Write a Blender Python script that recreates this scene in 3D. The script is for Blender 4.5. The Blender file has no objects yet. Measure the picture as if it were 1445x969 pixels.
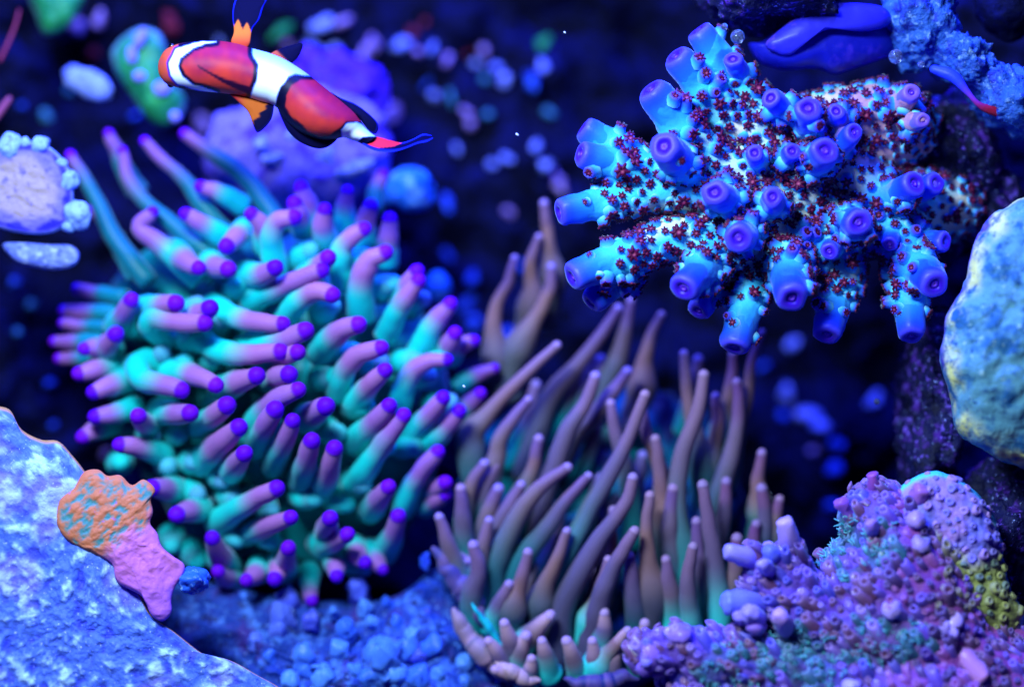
import bpy, bmesh, math, random
from mathutils import Vector, Matrix, noise

# ------------------------------------------------------------------ scale, camera, light
U = 0.00018            # metres that one photograph pixel covers at the sharp plane
DIST = 2400.0          # camera distance in those units (0.43 m)
CX, CY = 722.5, 484.5

scene = bpy.context.scene
col = scene.collection

cam_d = bpy.data.cameras.new('camera')
cam = bpy.data.objects.new('camera', cam_d)
col.objects.link(cam)
cam.location = (0, -DIST * U, 0)
cam.rotation_euler = (math.radians(90), 0, 0)
cam_d.sensor_width = 36.0
cam_d.lens = 36.0 * DIST / 1445.0
cam_d.clip_start = 0.01
cam_d.clip_end = 20.0
cam_d.dof.use_dof = True
cam_d.dof.focus_distance = (DIST - 60) * U
cam_d.dof.aperture_fstop = 2.9
scene.camera = cam

world = bpy.data.worlds.new('World')
scene.world = world
world.use_nodes = True
bg = world.node_tree.nodes['Background']
bg.inputs['Color'].default_value = (0.007, 0.001, 0.20, 1)
bg.inputs['Strength'].default_value = 0.5

def area(name, x, y, d, sx, sy, power, color, target=(722, 484, 0)):
    l = bpy.data.lights.new(name, 'AREA')
    l.shape = 'RECTANGLE'; l.size = sx * U; l.size_y = sy * U
    l.energy = power; l.color = color
    o = bpy.data.objects.new(name, l); col.objects.link(o)
    o.location = ((x - CX) * U, -d * U, (CY - y) * U)
    t = Vector(((target[0] - CX) * U, -target[2] * U, (CY - target[1]) * U))
    o.rotation_euler = (t - o.location).to_track_quat('-Z', 'Y').to_euler()
    return o

# aquarium lamp bar above the tank, towards the front glass, and a royal-blue channel further back
area('lamp_bar', 150, -500, 1350, 700, 320, 2.5, (0.54, 0.76, 1.0))
area('actinic_lamp', 650, -1400, 420, 1400, 300, 5.0, (0.05, 0.09, 1.0), (722, 484, -100))

scene.view_settings.view_transform = 'Standard'
scene.view_settings.look = 'None'
scene.view_settings.exposure = 0.0
scene.view_settings.gamma = 1.0
scene.render.film_transparent = False
scene.cycles.use_denoising = True
scene.cycles.max_bounces = 6

rng = random.Random(11)

# ------------------------------------------------------------------ helpers
def P(x, y, d=0.0):
    f = (DIST - d) / DIST
    return Vector(((x - CX) * f * U, -d * U, (CY - y) * f * U))

def lin(h):
    h = h.lstrip('#')
    r = []
    for i in (0, 2, 4):
        c = int(h[i:i + 2], 16) / 255
        r.append(c / 12.92 if c <= 0.04045 else ((c + 0.055) / 1.055) ** 2.4)
    return tuple(r)

def mixc(a, b, t):
    t = max(0.0, min(1.0, t))
    return tuple(a[i] * (1 - t) + b[i] * t for i in range(3))

def ramp(stops, t):
    if t <= stops[0][0]: return stops[0][1]
    for (a, ca), (b, cb) in zip(stops, stops[1:]):
        if t <= b:
            u = (t - a) / (b - a); u = u * u * (3 - 2 * u)
            return mixc(ca, cb, u)
    return stops[-1][1]

def smooth(x, a, b):
    t = max(0.0, min(1.0, (x - a) / (b - a)))
    return t * t * (3 - 2 * t)

def fbm(v, feat, octs=4, seed=0):
    """noise on a metre-space vector; feat = feature size in px"""
    p = v / (feat * U) + Vector((seed * 7.3, seed * 3.1, seed * 5.7))
    s, a, tot = 0.0, 1.0, 0.0
    for _ in range(octs):
        s += a * noise.noise(p); tot += a
        p = p * 2.03; a *= 0.5
    return s / tot

MATS = {}
def mat(name, color=None, rough=0.5, spec=0.5, sss=0.0, coat=0.0, sheen=0.0, var=(), bump=(), trans=0.0):
    """color None -> vertex colour 'Col'. var: (feature px, colour2, low, high). bump: (feature px, strength, depth px, detail)"""
    if name in MATS: return MATS[name]
    m = bpy.data.materials.new(name); m.use_nodes = True
    nt = m.node_tree; N = nt.nodes; L = nt.links
    b = N['Principled BSDF']
    tc = N.new('ShaderNodeTexCoord')
    if color is None:
        a = N.new('ShaderNodeVertexColor'); a.layer_name = 'Col'; cs = a.outputs['Color']
    else:
        r = N.new('ShaderNodeRGB'); c = lin(color) if isinstance(color, str) else color
        r.outputs[0].default_value = (*c, 1); cs = r.outputs[0]
    for (feat, c2, lo, hi) in var:
        n = N.new('ShaderNodeTexNoise'); n.inputs['Scale'].default_value = 1 / (feat * U)
        n.inputs['Detail'].default_value = 4; n.inputs['Roughness'].default_value = 0.6
        L.new(tc.outputs['Object'], n.inputs['Vector'])
        mr = N.new('ShaderNodeMapRange'); mr.inputs['From Min'].default_value = lo; mr.inputs['From Max'].default_value = hi
        L.new(n.outputs['Fac'], mr.inputs['Value'])
        mx = N.new('ShaderNodeMix'); mx.data_type = 'RGBA'
        L.new(mr.outputs['Result'], mx.inputs[0]); L.new(cs, mx.inputs[6])
        c2l = lin(c2) if isinstance(c2, str) else c2
        mx.inputs[7].default_value = (*c2l, 1); cs = mx.outputs[2]
    L.new(cs, b.inputs['Base Color'])
    b.inputs['Roughness'].default_value = rough
    b.inputs['Specular IOR Level'].default_value = spec * 0.42
    if sss:
        b.inputs['Subsurface Weight'].default_value = sss
        b.inputs['Subsurface Radius'].default_value = (1.0, 1.0, 1.2)
        b.inputs['Subsurface Scale'].default_value = 9 * U
    b.inputs['Coat Weight'].default_value = coat
    b.inputs['Coat Roughness'].default_value = 0.15
    if sheen:
        b.inputs['Sheen Weight'].default_value = sheen
        b.inputs['Sheen Roughness'].default_value = 0.35
        b.inputs['Sheen Tint'].default_value = (0.55, 0.8, 1.0, 1)
    if trans:
        b.inputs['Transmission Weight'].default_value = trans
        b.inputs['IOR'].default_value = 1.33
    prev = None
    for (feat, st, dist, det) in bump:
        n = N.new('ShaderNodeTexNoise'); n.inputs['Scale'].default_value = 1 / (feat * U)
        n.inputs['Detail'].default_value = det
        L.new(tc.outputs['Object'], n.inputs['Vector'])
        bp = N.new('ShaderNodeBump'); bp.inputs['Strength'].default_value = st; bp.inputs['Distance'].default_value = dist * U
        L.new(n.outputs['Fac'], bp.inputs['Height'])
        if prev: L.new(prev.outputs['Normal'], bp.inputs['Normal'])
        prev = bp
    if prev: L.new(prev.outputs['Normal'], b.inputs['Normal'])
    MATS[name] = m
    return m

def link(name, me, parent=None, loc=None):
    o = bpy.data.objects.new(name, me); col.objects.link(o)
    if loc is not None: o.location = loc
    if parent is not None: o.parent = parent
    return o

def mesh(name, verts, faces, m, colors=None, origin=None, smooth_=True):
    org = origin if origin is not None else Vector((0, 0, 0))
    me = bpy.data.meshes.new(name)
    me.from_pydata([tuple(v - org) for v in verts], [], faces)
    if smooth_: me.polygons.foreach_set('use_smooth', [True] * len(me.polygons))
    if colors is not None:
        a = me.color_attributes.new('Col', 'FLOAT_COLOR', 'POINT')
        flat = []
        for c in colors: flat.extend((c[0], c[1], c[2], 1.0))
        a.data.foreach_set('color', flat)
    if m: me.materials.append(m)
    me.update()
    return me

class Root:
    pass

def empty(name, label, cat, loc, group=None):
    o = bpy.data.objects.new(name, None); col.objects.link(o)
    o.location = loc; o.empty_display_size = 0.005
    o['label'] = label; o['category'] = cat
    if group: o['group'] = group
    return o

def tag(o, label, cat, group=None):
    o['label'] = label; o['category'] = cat
    if group: o['group'] = group
    return o

def part(name, verts, faces, m, parent, colors=None, smooth_=True, at=None):
    """part object under parent; verts in world metres. at = own origin (world)"""
    pl = WORLD[parent.name] if parent is not None else Vector((0, 0, 0))
    org = at if at is not None else pl
    me = mesh(name, verts, faces, m, colors, org, smooth_)
    o = link(name, me, parent, org - pl)
    WORLD[o.name] = org
    return o
WORLD = {}
def thing(name, label, cat, loc, group=None):
    o = empty(name, label, cat, loc, group); WORLD[o.name] = Vector(loc); return o
def solo(name, verts, faces, m, label, cat, group=None, colors=None, smooth_=True):
    c = sum(verts, Vector()) / len(verts)
    c.z = min(v.z for v in verts)
    me = mesh(name, verts, faces, m, colors, c, smooth_)
    o = link(name, me, None, c); WORLD[o.name] = c
    return tag(o, label, cat, group)

def catmull(pts, n):
    """resample a list of Vectors (any dim) evenly to n points"""
    if len(pts) == 2: return [pts[0].lerp(pts[1], i / (n - 1)) for i in range(n)]
    q = [pts[0] * 2 - pts[1]] + list(pts) + [pts[-1] * 2 - pts[-2]]
    out = []
    for i in range(1, len(q) - 2):
        for k in range(12):
            t = k / 12
            a, b, c, d = q[i - 1], q[i], q[i + 1], q[i + 2]
            out.append(0.5 * ((2 * b) + (c - a) * t + (2 * a - 5 * b + 4 * c - d) * t * t + (3 * b - a - 3 * c + d) * t ** 3))
    out.append(q[-2].copy())
    L = [0.0]
    for a, b in zip(out, out[1:]): L.append(L[-1] + (b - a).length)
    res = []; j = 0
    for i in range(n):
        s = L[-1] * i / (n - 1)
        while j < len(L) - 2 and L[j + 1] < s: j += 1
        seg = L[j + 1] - L[j]
        res.append(out[j].lerp(out[j + 1], 0 if seg == 0 else (s - L[j]) / seg))
    return res

def frames(pts):
    T = []
    for i in range(len(pts)):
        a = pts[max(0, i - 1)]; b = pts[min(len(pts) - 1, i + 1)]
        T.append((b - a).normalized())
    up = Vector((0, 1, 0)) if abs(T[0].y) < 0.9 else Vector((1, 0, 0))
    n = (up - T[0] * up.dot(T[0])).normalized()
    F = []
    for t in T:
        n = (n - t * n.dot(t)).normalized()
        F.append((t, n, t.cross(n)))
    return F

def tube(pts, radii, sides=10, colors=None, round_end=True, round_start=False, flat=1.0):
    """pts: world Vectors; radii px"""
    F = frames(pts)
    V, Fc, C = [], [], []
    rings = []
    P_, R_, K_ = list(pts), list(radii), list(colors) if colors else [None] * len(pts)
    seq = []
    for i in range(len(P_)): seq.append((P_[i], R_[i], F[i], K_[i]))
    if round_end:
        p, r, f, k = seq[-1]
        for a in (30, 55, 75):
            a = math.radians(a)
            seq.append((p + f[0] * (r * U * math.sin(a) * flat), r * (math.cos(a) if flat == 1.0 else math.cos(a) ** 0.6), f, k))
    if round_start:
        p, r, f, k = seq[0]
        pre = []
        for a in (75, 55, 30):
            a = math.radians(a)
            pre.append((p - f[0] * (r * U * math.sin(a)), r * math.cos(a), f, k))
        seq = pre + seq
    for p, r, f, k in seq:
        for s in range(sides):
            a = 2 * math.pi * s / sides
            V.append(p + (f[1] * math.cos(a) + f[2] * math.sin(a)) * (r * U)); C.append(k)
    n = len(seq)
    for i in range(n - 1):
        for s in range(sides):
            s2 = (s + 1) % sides
            Fc.append((i * sides + s, i * sides + s2, (i + 1) * sides + s2, (i + 1) * sides + s))
    V.append(seq[-1][0] + seq[-1][2][0] * (seq[-1][1] * 0.25 * U)); C.append(seq[-1][3])
    e = len(V) - 1
    for s in range(sides): Fc.append(((n - 1) * sides + s, (n - 1) * sides + (s + 1) % sides, e))
    V.append(seq[0][0]); C.append(seq[0][3]); e = len(V) - 1
    for s in range(sides): Fc.append(((s + 1) % sides, s, e))
    return V, Fc, (C if colors else None)

ICO = {}
def ico(sub):
    if sub not in ICO:
        bm = bmesh.new(); bmesh.ops.create_icosphere(bm, subdivisions=sub, radius=1)
        bm.verts.ensure_lookup_table()
        ICO[sub] = ([v.co.copy() for v in bm.verts], [tuple(v.index for v in f.verts) for f in bm.faces]); bm.free()
    return ICO[sub]

def lump(x, y, d, rx, ry, rd, seed=0, amp=0.25, feat=None, sub=3, rot=0.0, pits=0.0):
    """knobbly stone: verts, faces. sizes px"""
    vs, fs = ico(sub); c = P(x, y, d); R = (rx + ry) / 2
    feat = feat or R * 0.9
    cr, sr = math.cos(rot), math.sin(rot); V = []
    for v in vs:
        a, b = v.x * rx, v.z * ry
        q = Vector((a * cr - b * sr, v.y * rd, a * sr + b * cr)) * U
        n = fbm(c + q, feat, 5, seed)
        k = 1 + amp * 2 * n
        if pits:
            cell = noise.cell_vector((c + q) / (feat * 0.25 * U))
            k += pits * (abs(fbm(c + q, feat * 0.22, 2, seed + 3)) - 0.2)
        V.append(c + q * k)
    return V, fs

def outline(pts, n):
    """closed smooth outline of 2D px points -> n pts"""
    q = [Vector((a, b, 0)) for a, b in pts]
    m = len(q); out = []
    for i in range(m):
        a, b, c, d = q[i - 1], q[i], q[(i + 1) % m], q[(i + 2) % m]
        for k in range(8):
            t = k / 8
            out.append(0.5 * ((2 * b) + (c - a) * t + (2 * a - 5 * b + 4 * c - d) * t * t + (3 * b - a - 3 * c + d) * t ** 3))
    L = [0.0]
    for a, b in zip(out, out[1:] + out[:1]): L.append(L[-1] + (b - a).length)
    res = []; j = 0
    for i in range(n):
        s = L[-1] * i / n
        while L[j + 1] < s: j += 1
        res.append(out[j].lerp(out[(j + 1) % len(out)], (s - L[j]) / max(1e-9, L[j + 1] - L[j])))
    return [(p.x, p.y) for p in res]

def pillow(pts, center, d0, front, back, n=120, rings=26, power=2.2, disp=None, dfun=None, colfun=None):
    """body with the given outline (px), swelling `front` px towards the viewer and `back` px away.
    dfun(x,y) adds depth, disp(v)->px pushes along the local outward direction."""
    o = outline(pts, n); V, F, C = [], [], []
    def dd(x, y): return d0 + (dfun(x, y) if dfun else 0)
    for side in (1, -1):
        th = front if side == 1 else -back
        for r in range(rings + (1 if side == 1 else 0)):
            t = 1 - r / rings if side == 1 else r / rings
            # t=1 rim ... 0 centre (front goes rim->centre, back centre->rim)
            if side == -1 and r == 0: pass
            for (x, y) in o:
                px = center[0] + (x - center[0]) * t; py = center[1] + (y - center[1]) * t
                h = th * (max(0.0, 1 - t ** power)) ** (1 / power)
                p = P(px, py, dd(px, py) + h)
                if disp:
                    k = disp(p, t, side)
                    dirv = Vector(((px - center[0]) * t * 0.004, -side * 1.0, -(py - center[1]) * t * 0.004))
                    p = p + dirv.normalized() * (k * U)
                V.append(p)
                C.append(colfun(px, py, t, side, p) if colfun else None)
    tot = len(V) // n
    fr = rings + 1
    for i in range(tot - 1):
        if i == fr - 1: continue
        for s in range(n):
            s2 = (s + 1) % n
            F.append((i * n + s, (i + 1) * n + s, (i + 1) * n + s2, i * n + s2))
    last = tot - 1          # back outermost ring (t=(rings-1)/rings) to front rim ring 0
    for s in range(n):
        s2 = (s + 1) % n
        F.append((last * n + s, s, s2, last * n + s2))
    return V, F, (C if colfun else None)

def inpoly(x, y, poly):
    c = False; j = len(poly) - 1
    for i in range(len(poly)):
        xi, yi = poly[i]; xj, yj = poly[j]
        if (yi > y) != (yj > y) and x < (xj - xi) * (y - yi) / (yj - yi) + xi: c = not c
        j = i
    return c
def segd(x, y, a, b):
    dx, dy = b[0] - a[0], b[1] - a[1]
    t = max(0, min(1, ((x - a[0]) * dx + (y - a[1]) * dy) / (dx * dx + dy * dy + 1e-9)))
    return math.hypot(x - a[0] - t * dx, y - a[1] - t * dy)
def lined(x, y, pl): return min(segd(x, y, a, b) for a, b in zip(pl, pl[1:]))
def polyd(x, y, pl): return lined(x, y, pl + pl[:1])

# ------------------------------------------------------------------ the setting: the reef slope behind everything
M_reef = mat('reef_rock', '#060930', rough=0.8, spec=0.2, var=((26, '#0c1260', 0.52, 0.75), (9, '#2a2474', 0.68, 0.82), (60, '#03041c', 0.45, 0.6)), bump=((14, 1.0, 8, 5), (3, 0.6, 2, 3)))
def reef_depth(x, y):
    d = -600
    d += 230 * smooth(y, 700, 1000)
    d += 120 * smooth(y, 60, -250)
    d += 200 * smooth(x, 1230, 1420)
    d += 150 * smooth(x, 160, -60)
    d += 120 * smooth(y, 330, 700) * smooth(x, 420, 40)
    return d
def build_reef():
    nx, ny = 240, 170; V = []; F = []
    x0, x1, y0, y1 = -420, 1860, -330, 1300
    for j in range(ny):
        for i in range(nx):
            x = x0 + (x1 - x0) * i / (nx - 1); y = y0 + (y1 - y0) * j / (ny - 1)
            d = reef_depth(x, y); p = P(x, y, d)
            d += 150 * fbm(p, 190, 4, 2) + 55 * abs(fbm(p, 55, 3, 5)) + 16 * fbm(p, 16, 2, 9)
            V.append(P(x, y, d))
    for j in range(ny - 1):
        for i in range(nx - 1):
            a = j * nx + i; F.append((a, a + nx, a + nx + 1, a + 1))
    o = link('reef_slope', mesh('reef_slope', V, F, M_reef))
    o['kind'] = 'structure'; o['label'] = 'dark blue rocky reef slope behind the corals'
build_reef()

# ------------------------------------------------------------------ rocks
M_rock_dark = mat('rock_dark', '#101247', rough=0.6, spec=0.5, var=((22, '#4a2090', 0.53, 0.64), (12, '#7a58e0', 0.57, 0.66), (7, '#98a8f4', 0.62, 0.70), (40, '#080a2c', 0.5, 0.6)), bump=((10, 1.0, 7, 6), (3, 0.7, 2, 3)))
M_rock_cyan = mat('rock_cyan', '#2f5fc0', rough=0.55, spec=0.5, var=((14, '#8fb6e8', 0.55, 0.72), (24, '#1b2aa0', 0.5, 0.66), (6, '#cfe6ff', 0.68, 0.78)), bump=((9, 1.0, 6, 6), (3, 0.8, 2, 4)))
M_rock_lilac = mat('rock_lilac', '#7a6ae0', rough=0.7, spec=0.3, var=((40, '#4a2fd0', 0.48, 0.62), (16, '#a99cf4', 0.6, 0.74)), bump=((20, 0.8, 8, 5), (6, 0.6, 3, 4)))

def rock(name, label, x, y, d, rx, ry, rd, m, seed, amp=0.3, sub=4, rot=0.0, pits=0.0, feat=None, cat='rock', group=None):
    V, F = lump(x, y, d, rx, ry, rd, seed, amp, feat, sub, rot, pits)
    return solo(name, V, F, m, label, cat, group)

rock('reef_rock', 'pitted dark boulder with purple crust above the blue tongue-shaped sponge', 1090, -8, -20, 95, 52, 90, M_rock_dark, 3, 0.4, 5, pits=0.25)
rock('reef_rock', 'narrow black rock pillar with violet crust patches beside the round teal boulder', 1310, 590, -110, 48, 150, 90, M_rock_dark, 5, 0.35, 5, pits=0.25)
rock('reef_rock', 'dark knobbly rock that carries the blue staghorn coral', 1330, 255, -150, 110, 130, 110, M_rock_dark, 8, 0.35, 5, pits=0.2)
rock('reef_rock', 'violet speckled ledge rock behind the rim of the mauve bushy coral', 1430, 750, -40, 90, 95, 90, M_rock_dark, 9, 0.35, 5, pits=0.25)
rock('reef_rock', 'pale blue crusted rock ridge running down past the blue sponge', 1300, 32, -20, 50, 72, 60, M_rock_cyan, 12, 0.35, 5, rot=0.35, pits=0.3)
rock('reef_rock', 'pale grey-blue crusted lump above the dark overhang', 1362, 88, -10, 52, 34, 55, M_rock_cyan, 14, 0.4, 5, rot=-0.5, pits=0.35)
rock('reef_rock', 'frosted blue crusted rock at the foot of the pale ridge', 1425, 140, -5, 55, 45, 60, M_rock_cyan, 15, 0.4, 5, rot=-0.5, pits=0.35)
rock('reef_rock', 'deep blue rounded rock above the pale crusted ridge', 1425, 8, -60, 50, 45, 60, M_reef, 16, 0.25, 4)
rock('reef_rock', 'violet lilac boulder just under the clownfish', 430, 215, -330, 150, 95, 110, M_rock_lilac, 21, 0.3, 5)
rock('reef_rock', 'bright violet rock hump behind the clownfish tail', 478, 132, -390, 82, 66, 70, mat('rock_violet', '#4a1fd8', rough=0.6, var=((40, '#8a4ae8', 0.5, 0.7), (20, '#1a18b0', 0.5, 0.66)), bump=((16, 0.8, 6, 4),)), 22, 0.30, 5, rot=-0.6, feat=38)

# the big round boulder with a yellow rim
M_teal_rock = mat('teal_boulder', None, rough=0.75, spec=0.3, var=((40, '#2c6490', 0.5, 0.62), (14, '#1c4a80', 0.55, 0.7), (9, '#9cc4c8', 0.60, 0.74), (5, '#1a4478', 0.62, 0.74)), bump=((16, 0.8, 6, 5), (5, 0.6, 2, 3)))
def boulder_col(x, y, t, side, p):
    k = smooth(t + 0.10 * fbm(p, 40, 3, 4), 0.80, 0.95) * smooth(fbm(p, 44, 3, 8), -0.22, 0.12)
    k2 = smooth(t + 0.06 * fbm(p, 30, 3, 5), 0.96, 1.0) if y < 560 and x < 1400 else 0
    c = mixc(lin('#5c94a4'), lin('#e0dc80'), k)
    return mixc(c, lin('#4a28a8'), k2)
V, F, C = pillow([(1332, 470), (1338, 440), (1360, 400), (1372, 350), (1395, 310), (1430, 285), (1500, 262), (1620, 300), (1680, 440), (1640, 620), (1540, 690), (1450, 662), (1395, 640), (1352, 610), (1340, 560), (1326, 510)],
                 (1500, 470), 90, 95, 120, n=160, rings=40, power=2.4,
                 disp=lambda p, t, s: 14 * fbm(p, 60, 4, 3) + 8 * fbm(p, 16, 3, 6), colfun=boulder_col)
solo('reef_boulder', V, F, M_teal_rock, 'large rounded teal-blue boulder with a pale yellow rim', 'boulder', colors=C)

# ------------------------------------------------------------------ blue tongue sponge and bubbles at the top
M_sponge = mat('sponge_blue', '#1216a0', rough=0.38, spec=0.5, sss=0.2, coat=0.08, var=((70, '#5a3ae0', 0.5, 0.75), (12, '#0a0a90', 0.62, 0.75)), bump=((30, 0.4, 6, 3), (9, 0.25, 2, 3)))
sp = thing('tongue_sponge', 'glossy deep blue tongue-shaped sponge with two folded lobes', 'sponge', P(1165, 105, 0))
V, F, _ = pillow([(1056, 62), (1075, 58), (1100, 40), (1160, 22), (1230, 15), (1262, 40), (1262, 75), (1235, 88), (1200, 100), (1178, 106), (1150, 98), (1105, 100), (1070, 88)],
                 (1165, 65), -25, 45, 40, n=110, rings=20, disp=lambda p, t, s: 5 * fbm(p, 60, 3, 3))
part('lower_lobe', V, F, M_sponge, sp)
V, F, _ = pillow([(1080, 62), (1110, 34), (1145, 12), (1190, 4), (1240, 8), (1258, 22), (1250, 38), (1215, 45), (1170, 42), (1140, 58), (1115, 78), (1095, 76)],
                 (1165, 38), 15, 22, 22, n=110, rings=16, disp=lambda p, t, s: 4 * fbm(p, 50, 3, 6))
part('upper_lobe', V, F, mat('sponge_top', '#2c28c8', rough=0.45, sss=0.2, coat=0.05, var=((50, '#8a5ae0', 0.55, 0.75),), bump=((12, 0.25, 2, 3),)), sp)

M_bub = mat('gas_bubble', '#c8d8ff', rough=0.04, spec=0.6, trans=0.92)
for (x, y, d, r, where) in ((1041, 52, 62, 10, 'hanging under the dark boulder beside the blue sponge'), (1264, 80, 55, 10, 'clinging under the pale blue ridge beside the sponge'), (1300, 91, 55, 5, 'below the pale ridge, beside the larger bubble'), (1022, 38, 58, 5, 'on the flank of the dark boulder'), (1237, 566, -30, 4, 'at the edge of the rock pillar')):
    V, F = lump(x, y, d, r, r, r, 1, 0.0, sub=3)
    solo('gas_bubble', V, F, M_bub, 'clear round gas bubble ' + where, 'bubble', 'gas bubbles on the rocks')

# red and blue rim under the ridge
M_crust = mat('crust_rim', None, rough=0.45, spec=0.5, bump=((8, 0.5, 2, 3),))
pts = catmull([P(1318, 98, 25), P(1345, 108, 35), P(1365, 130, 40), P(1385, 150, 40), P(1420, 160, 30)], 22)
V, F, C = tube(pts, [6 + 2.5 * math.sin(i * 0.4) for i in range(22)], 10, [mixc(lin('#2a40ff'), lin('#a01838'), smooth(i, 6, 16)) for i in range(22)], True, True)
solo('coralline_lip', V, F, M_crust, 'thin blue and red coralline lip edging the dark overhang', 'coralline', colors=C)

# ------------------------------------------------------------------ clownfish
def build_fish():
    DF = 70
    S = [(223, 93, 223, 97), (225, 84, 225, 106), (233, 71, 233, 117), (246, 64, 245, 122), (262, 60, 262, 126), (285, 58, 285, 129),
         (310, 58, 308, 131), (335, 62, 330, 134), (358, 69, 350, 138), (380, 75, 366, 143), (402, 84, 380, 147), (425, 98, 392, 153),
         (445, 113, 402, 168), (465, 129, 418, 184), (485, 145, 438, 194), (500, 158, 458, 198), (508, 169, 474, 196),
         (514, 178, 485, 194), (521, 185, 496, 198), (527, 190, 506, 201), (531, 193, 514, 205)]
    up = catmull([Vector((a, b, 0)) for a, b, _, _ in S], 10); lo = None
    # dense stations by catmull on both edges with shared parameter
    def dense(pl, k=14):
        q = [pl[0] * 2 - pl[1]] + pl + [pl[-1] * 2 - pl[-2]]; out = []
        for i in range(1, len(q) - 2):
            a, b, c, d = q[i - 1], q[i], q[i + 1], q[i + 2]
            for j in range(k):
                t = j / k
                out.append(0.5 * ((2 * b) + (c - a) * t + (2 * a - 5 * b + 4 * c - d) * t * t + (3 * b - a - 3 * c + d) * t ** 3))
        out.append(pl[-1]); return out
    A = dense([Vector((a, b, 0)) for a, b, _, _ in S]); B = dense([Vector((c, d, 0)) for _, _, c, d in S])
    white1 = [(306, 58), (285, 58), (272, 60), (247, 69), (237, 89), (240, 107), (250, 120), (272, 127), (307, 134), (307, 130), (293, 125), (272, 119), (257, 107), (252, 93), (255, 83), (272, 69), (290, 63), (306, 61)]
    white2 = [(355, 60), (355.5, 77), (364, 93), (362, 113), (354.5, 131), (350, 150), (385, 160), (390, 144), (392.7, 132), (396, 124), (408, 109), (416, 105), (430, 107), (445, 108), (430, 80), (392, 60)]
    white3 = [(481, 183), (489, 174), (503, 172), (515, 177), (540, 192), (529, 193), (512, 194), (505, 200), (500, 212), (483, 200)]
    red2 = [(402, 151), (403, 135), (411, 120), (424, 112), (445, 112), (470, 118), (500, 138), (516, 160), (514, 173), (489, 172), (480, 181), (464, 193), (450, 194), (434, 186), (427, 178), (410, 165)]
    crease = [(280, 94), (295, 103), (315, 114), (335, 122), (352, 128)]
    red_a, red_b, red_c = lin('#a81a38'), lin('#cc3c2c'), lin('#801248')
    dark = lin('#06062c'); white = lin('#e4eeff')
    V, F, C = [], [], []
    NS = 72
    for i, (a, b) in enumerate(zip(A, B)):
        c = (a + b) / 2; h = (a - b) / 2; w = h.length
        th = w * (1.05 if i < 130 else 1.05 + 0.25 * smooth(i, 130, 200))
        for s in range(NS):
            g = 2 * math.pi * s / NS
            q = c + h * math.cos(g); x, y = q.x, q.y
            V.append(P(x, y, DF + th * math.sin(g)))
            j = Vector((x * 0.12, y * 0.12, 0.5)); jx = 0.9 * noise.noise(j); x2, y2 = x + jx, y + 0.9 * noise.noise(j + Vector((9, 0, 0)))
            dw = min(polyd(x2, y2, white1), polyd(x2, y2, white2), polyd(x2, y2, white3))
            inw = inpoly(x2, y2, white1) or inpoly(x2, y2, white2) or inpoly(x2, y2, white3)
            n = noise.noise(Vector((x * 0.03, y * 0.03, 3))) + 0.5 * noise.noise(Vector((x * 0.09, y * 0.09, 7)))
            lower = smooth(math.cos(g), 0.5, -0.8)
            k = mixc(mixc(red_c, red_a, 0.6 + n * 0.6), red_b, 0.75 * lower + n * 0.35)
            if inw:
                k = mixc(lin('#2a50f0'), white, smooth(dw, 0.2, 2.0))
                if inpoly(x2, y2, white2): k = mixc(k, lin('#3a88f4'), 0.6 * smooth(math.cos(g), 0.1, 0.9))  # blue on the mid band's upper side: shading painted into the white
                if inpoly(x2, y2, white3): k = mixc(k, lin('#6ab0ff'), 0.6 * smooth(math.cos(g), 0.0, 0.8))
            elif x < 262 and x < white1[3][0] + 10 and dw < 40 and x < 252 and not (x > 252):
                k = mixc(lin('#3818c0'), mixc(lin('#d0502c'), lin('#b84050'), 0.5 + n), smooth(dw, 1.0, 3.0))
            elif x < 400 and y < 170 and x + y * 0.3 < 435:
                lim = 4.5 if x < 320 else 6.0
                k = mixc(dark, k, smooth(dw, lim - 1.2, lim + 1.2))
                cd = lined(x, y, crease); wd = 1.2 + 3.6 * smooth(x, 285, 345)
                k = mixc(mixc(dark, red_c, 0.1), k, smooth(cd, wd - 1, wd + 1.6)) if math.sin(g) > 0 else k
            else:
                dr = polyd(x2, y2, red2)
                k = mixc(dark, k, smooth(dr, 0, 2.0)) if inpoly(x2, y2, red2) else dark
                if n > 0.62: k = mixc(k, dark, 0.5)
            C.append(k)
    n = len(A)
    for i in range(n - 1):
        for s in range(NS):
            s2 = (s + 1) % NS
            F.append((i * NS + s, (i + 1) * NS + s, (i + 1) * NS + s2, i * NS + s2))
    for e, base in ((0, 0), (1, (n - 1) * NS)):
        V.append(sum((V[base + s] for s in range(NS)), Vector()) / NS); C.append(C[base])
        ci = len(V) - 1
        for s in range(NS):
            f = (base + s, base + (s + 1) % NS, ci)
            F.append(f if e == 0 else f[::-1])
    M_f = mat('fish_skin', None, rough=0.5, spec=0.3, sss=0.08, bump=((4, 0.25, 0.6, 3),))
    f = thing('clownfish', 'red clownfish with white bands swimming above the anemones', 'fish', P(380, 120, DF))
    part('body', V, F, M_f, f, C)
    M_fin = mat('fish_fin', None, rough=0.65, spec=0.05)
    def fin(name, pts, center, d0, thick, colfun, dfun=None):
        V, F, C = pillow(pts, center, d0, thick, thick, n=90, rings=14, power=2.0, colfun=colfun, dfun=dfun,
                         disp=lambda p, t, s: 0.12 * math.sin(p.x / U * 0.8 + p.z / U * 0.5))
        return part(name, V, F, M_fin, f, C)
    org = lin('#d86a2c'); orr = lin('#a85020'); blu = lin('#1a28d8')
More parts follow.
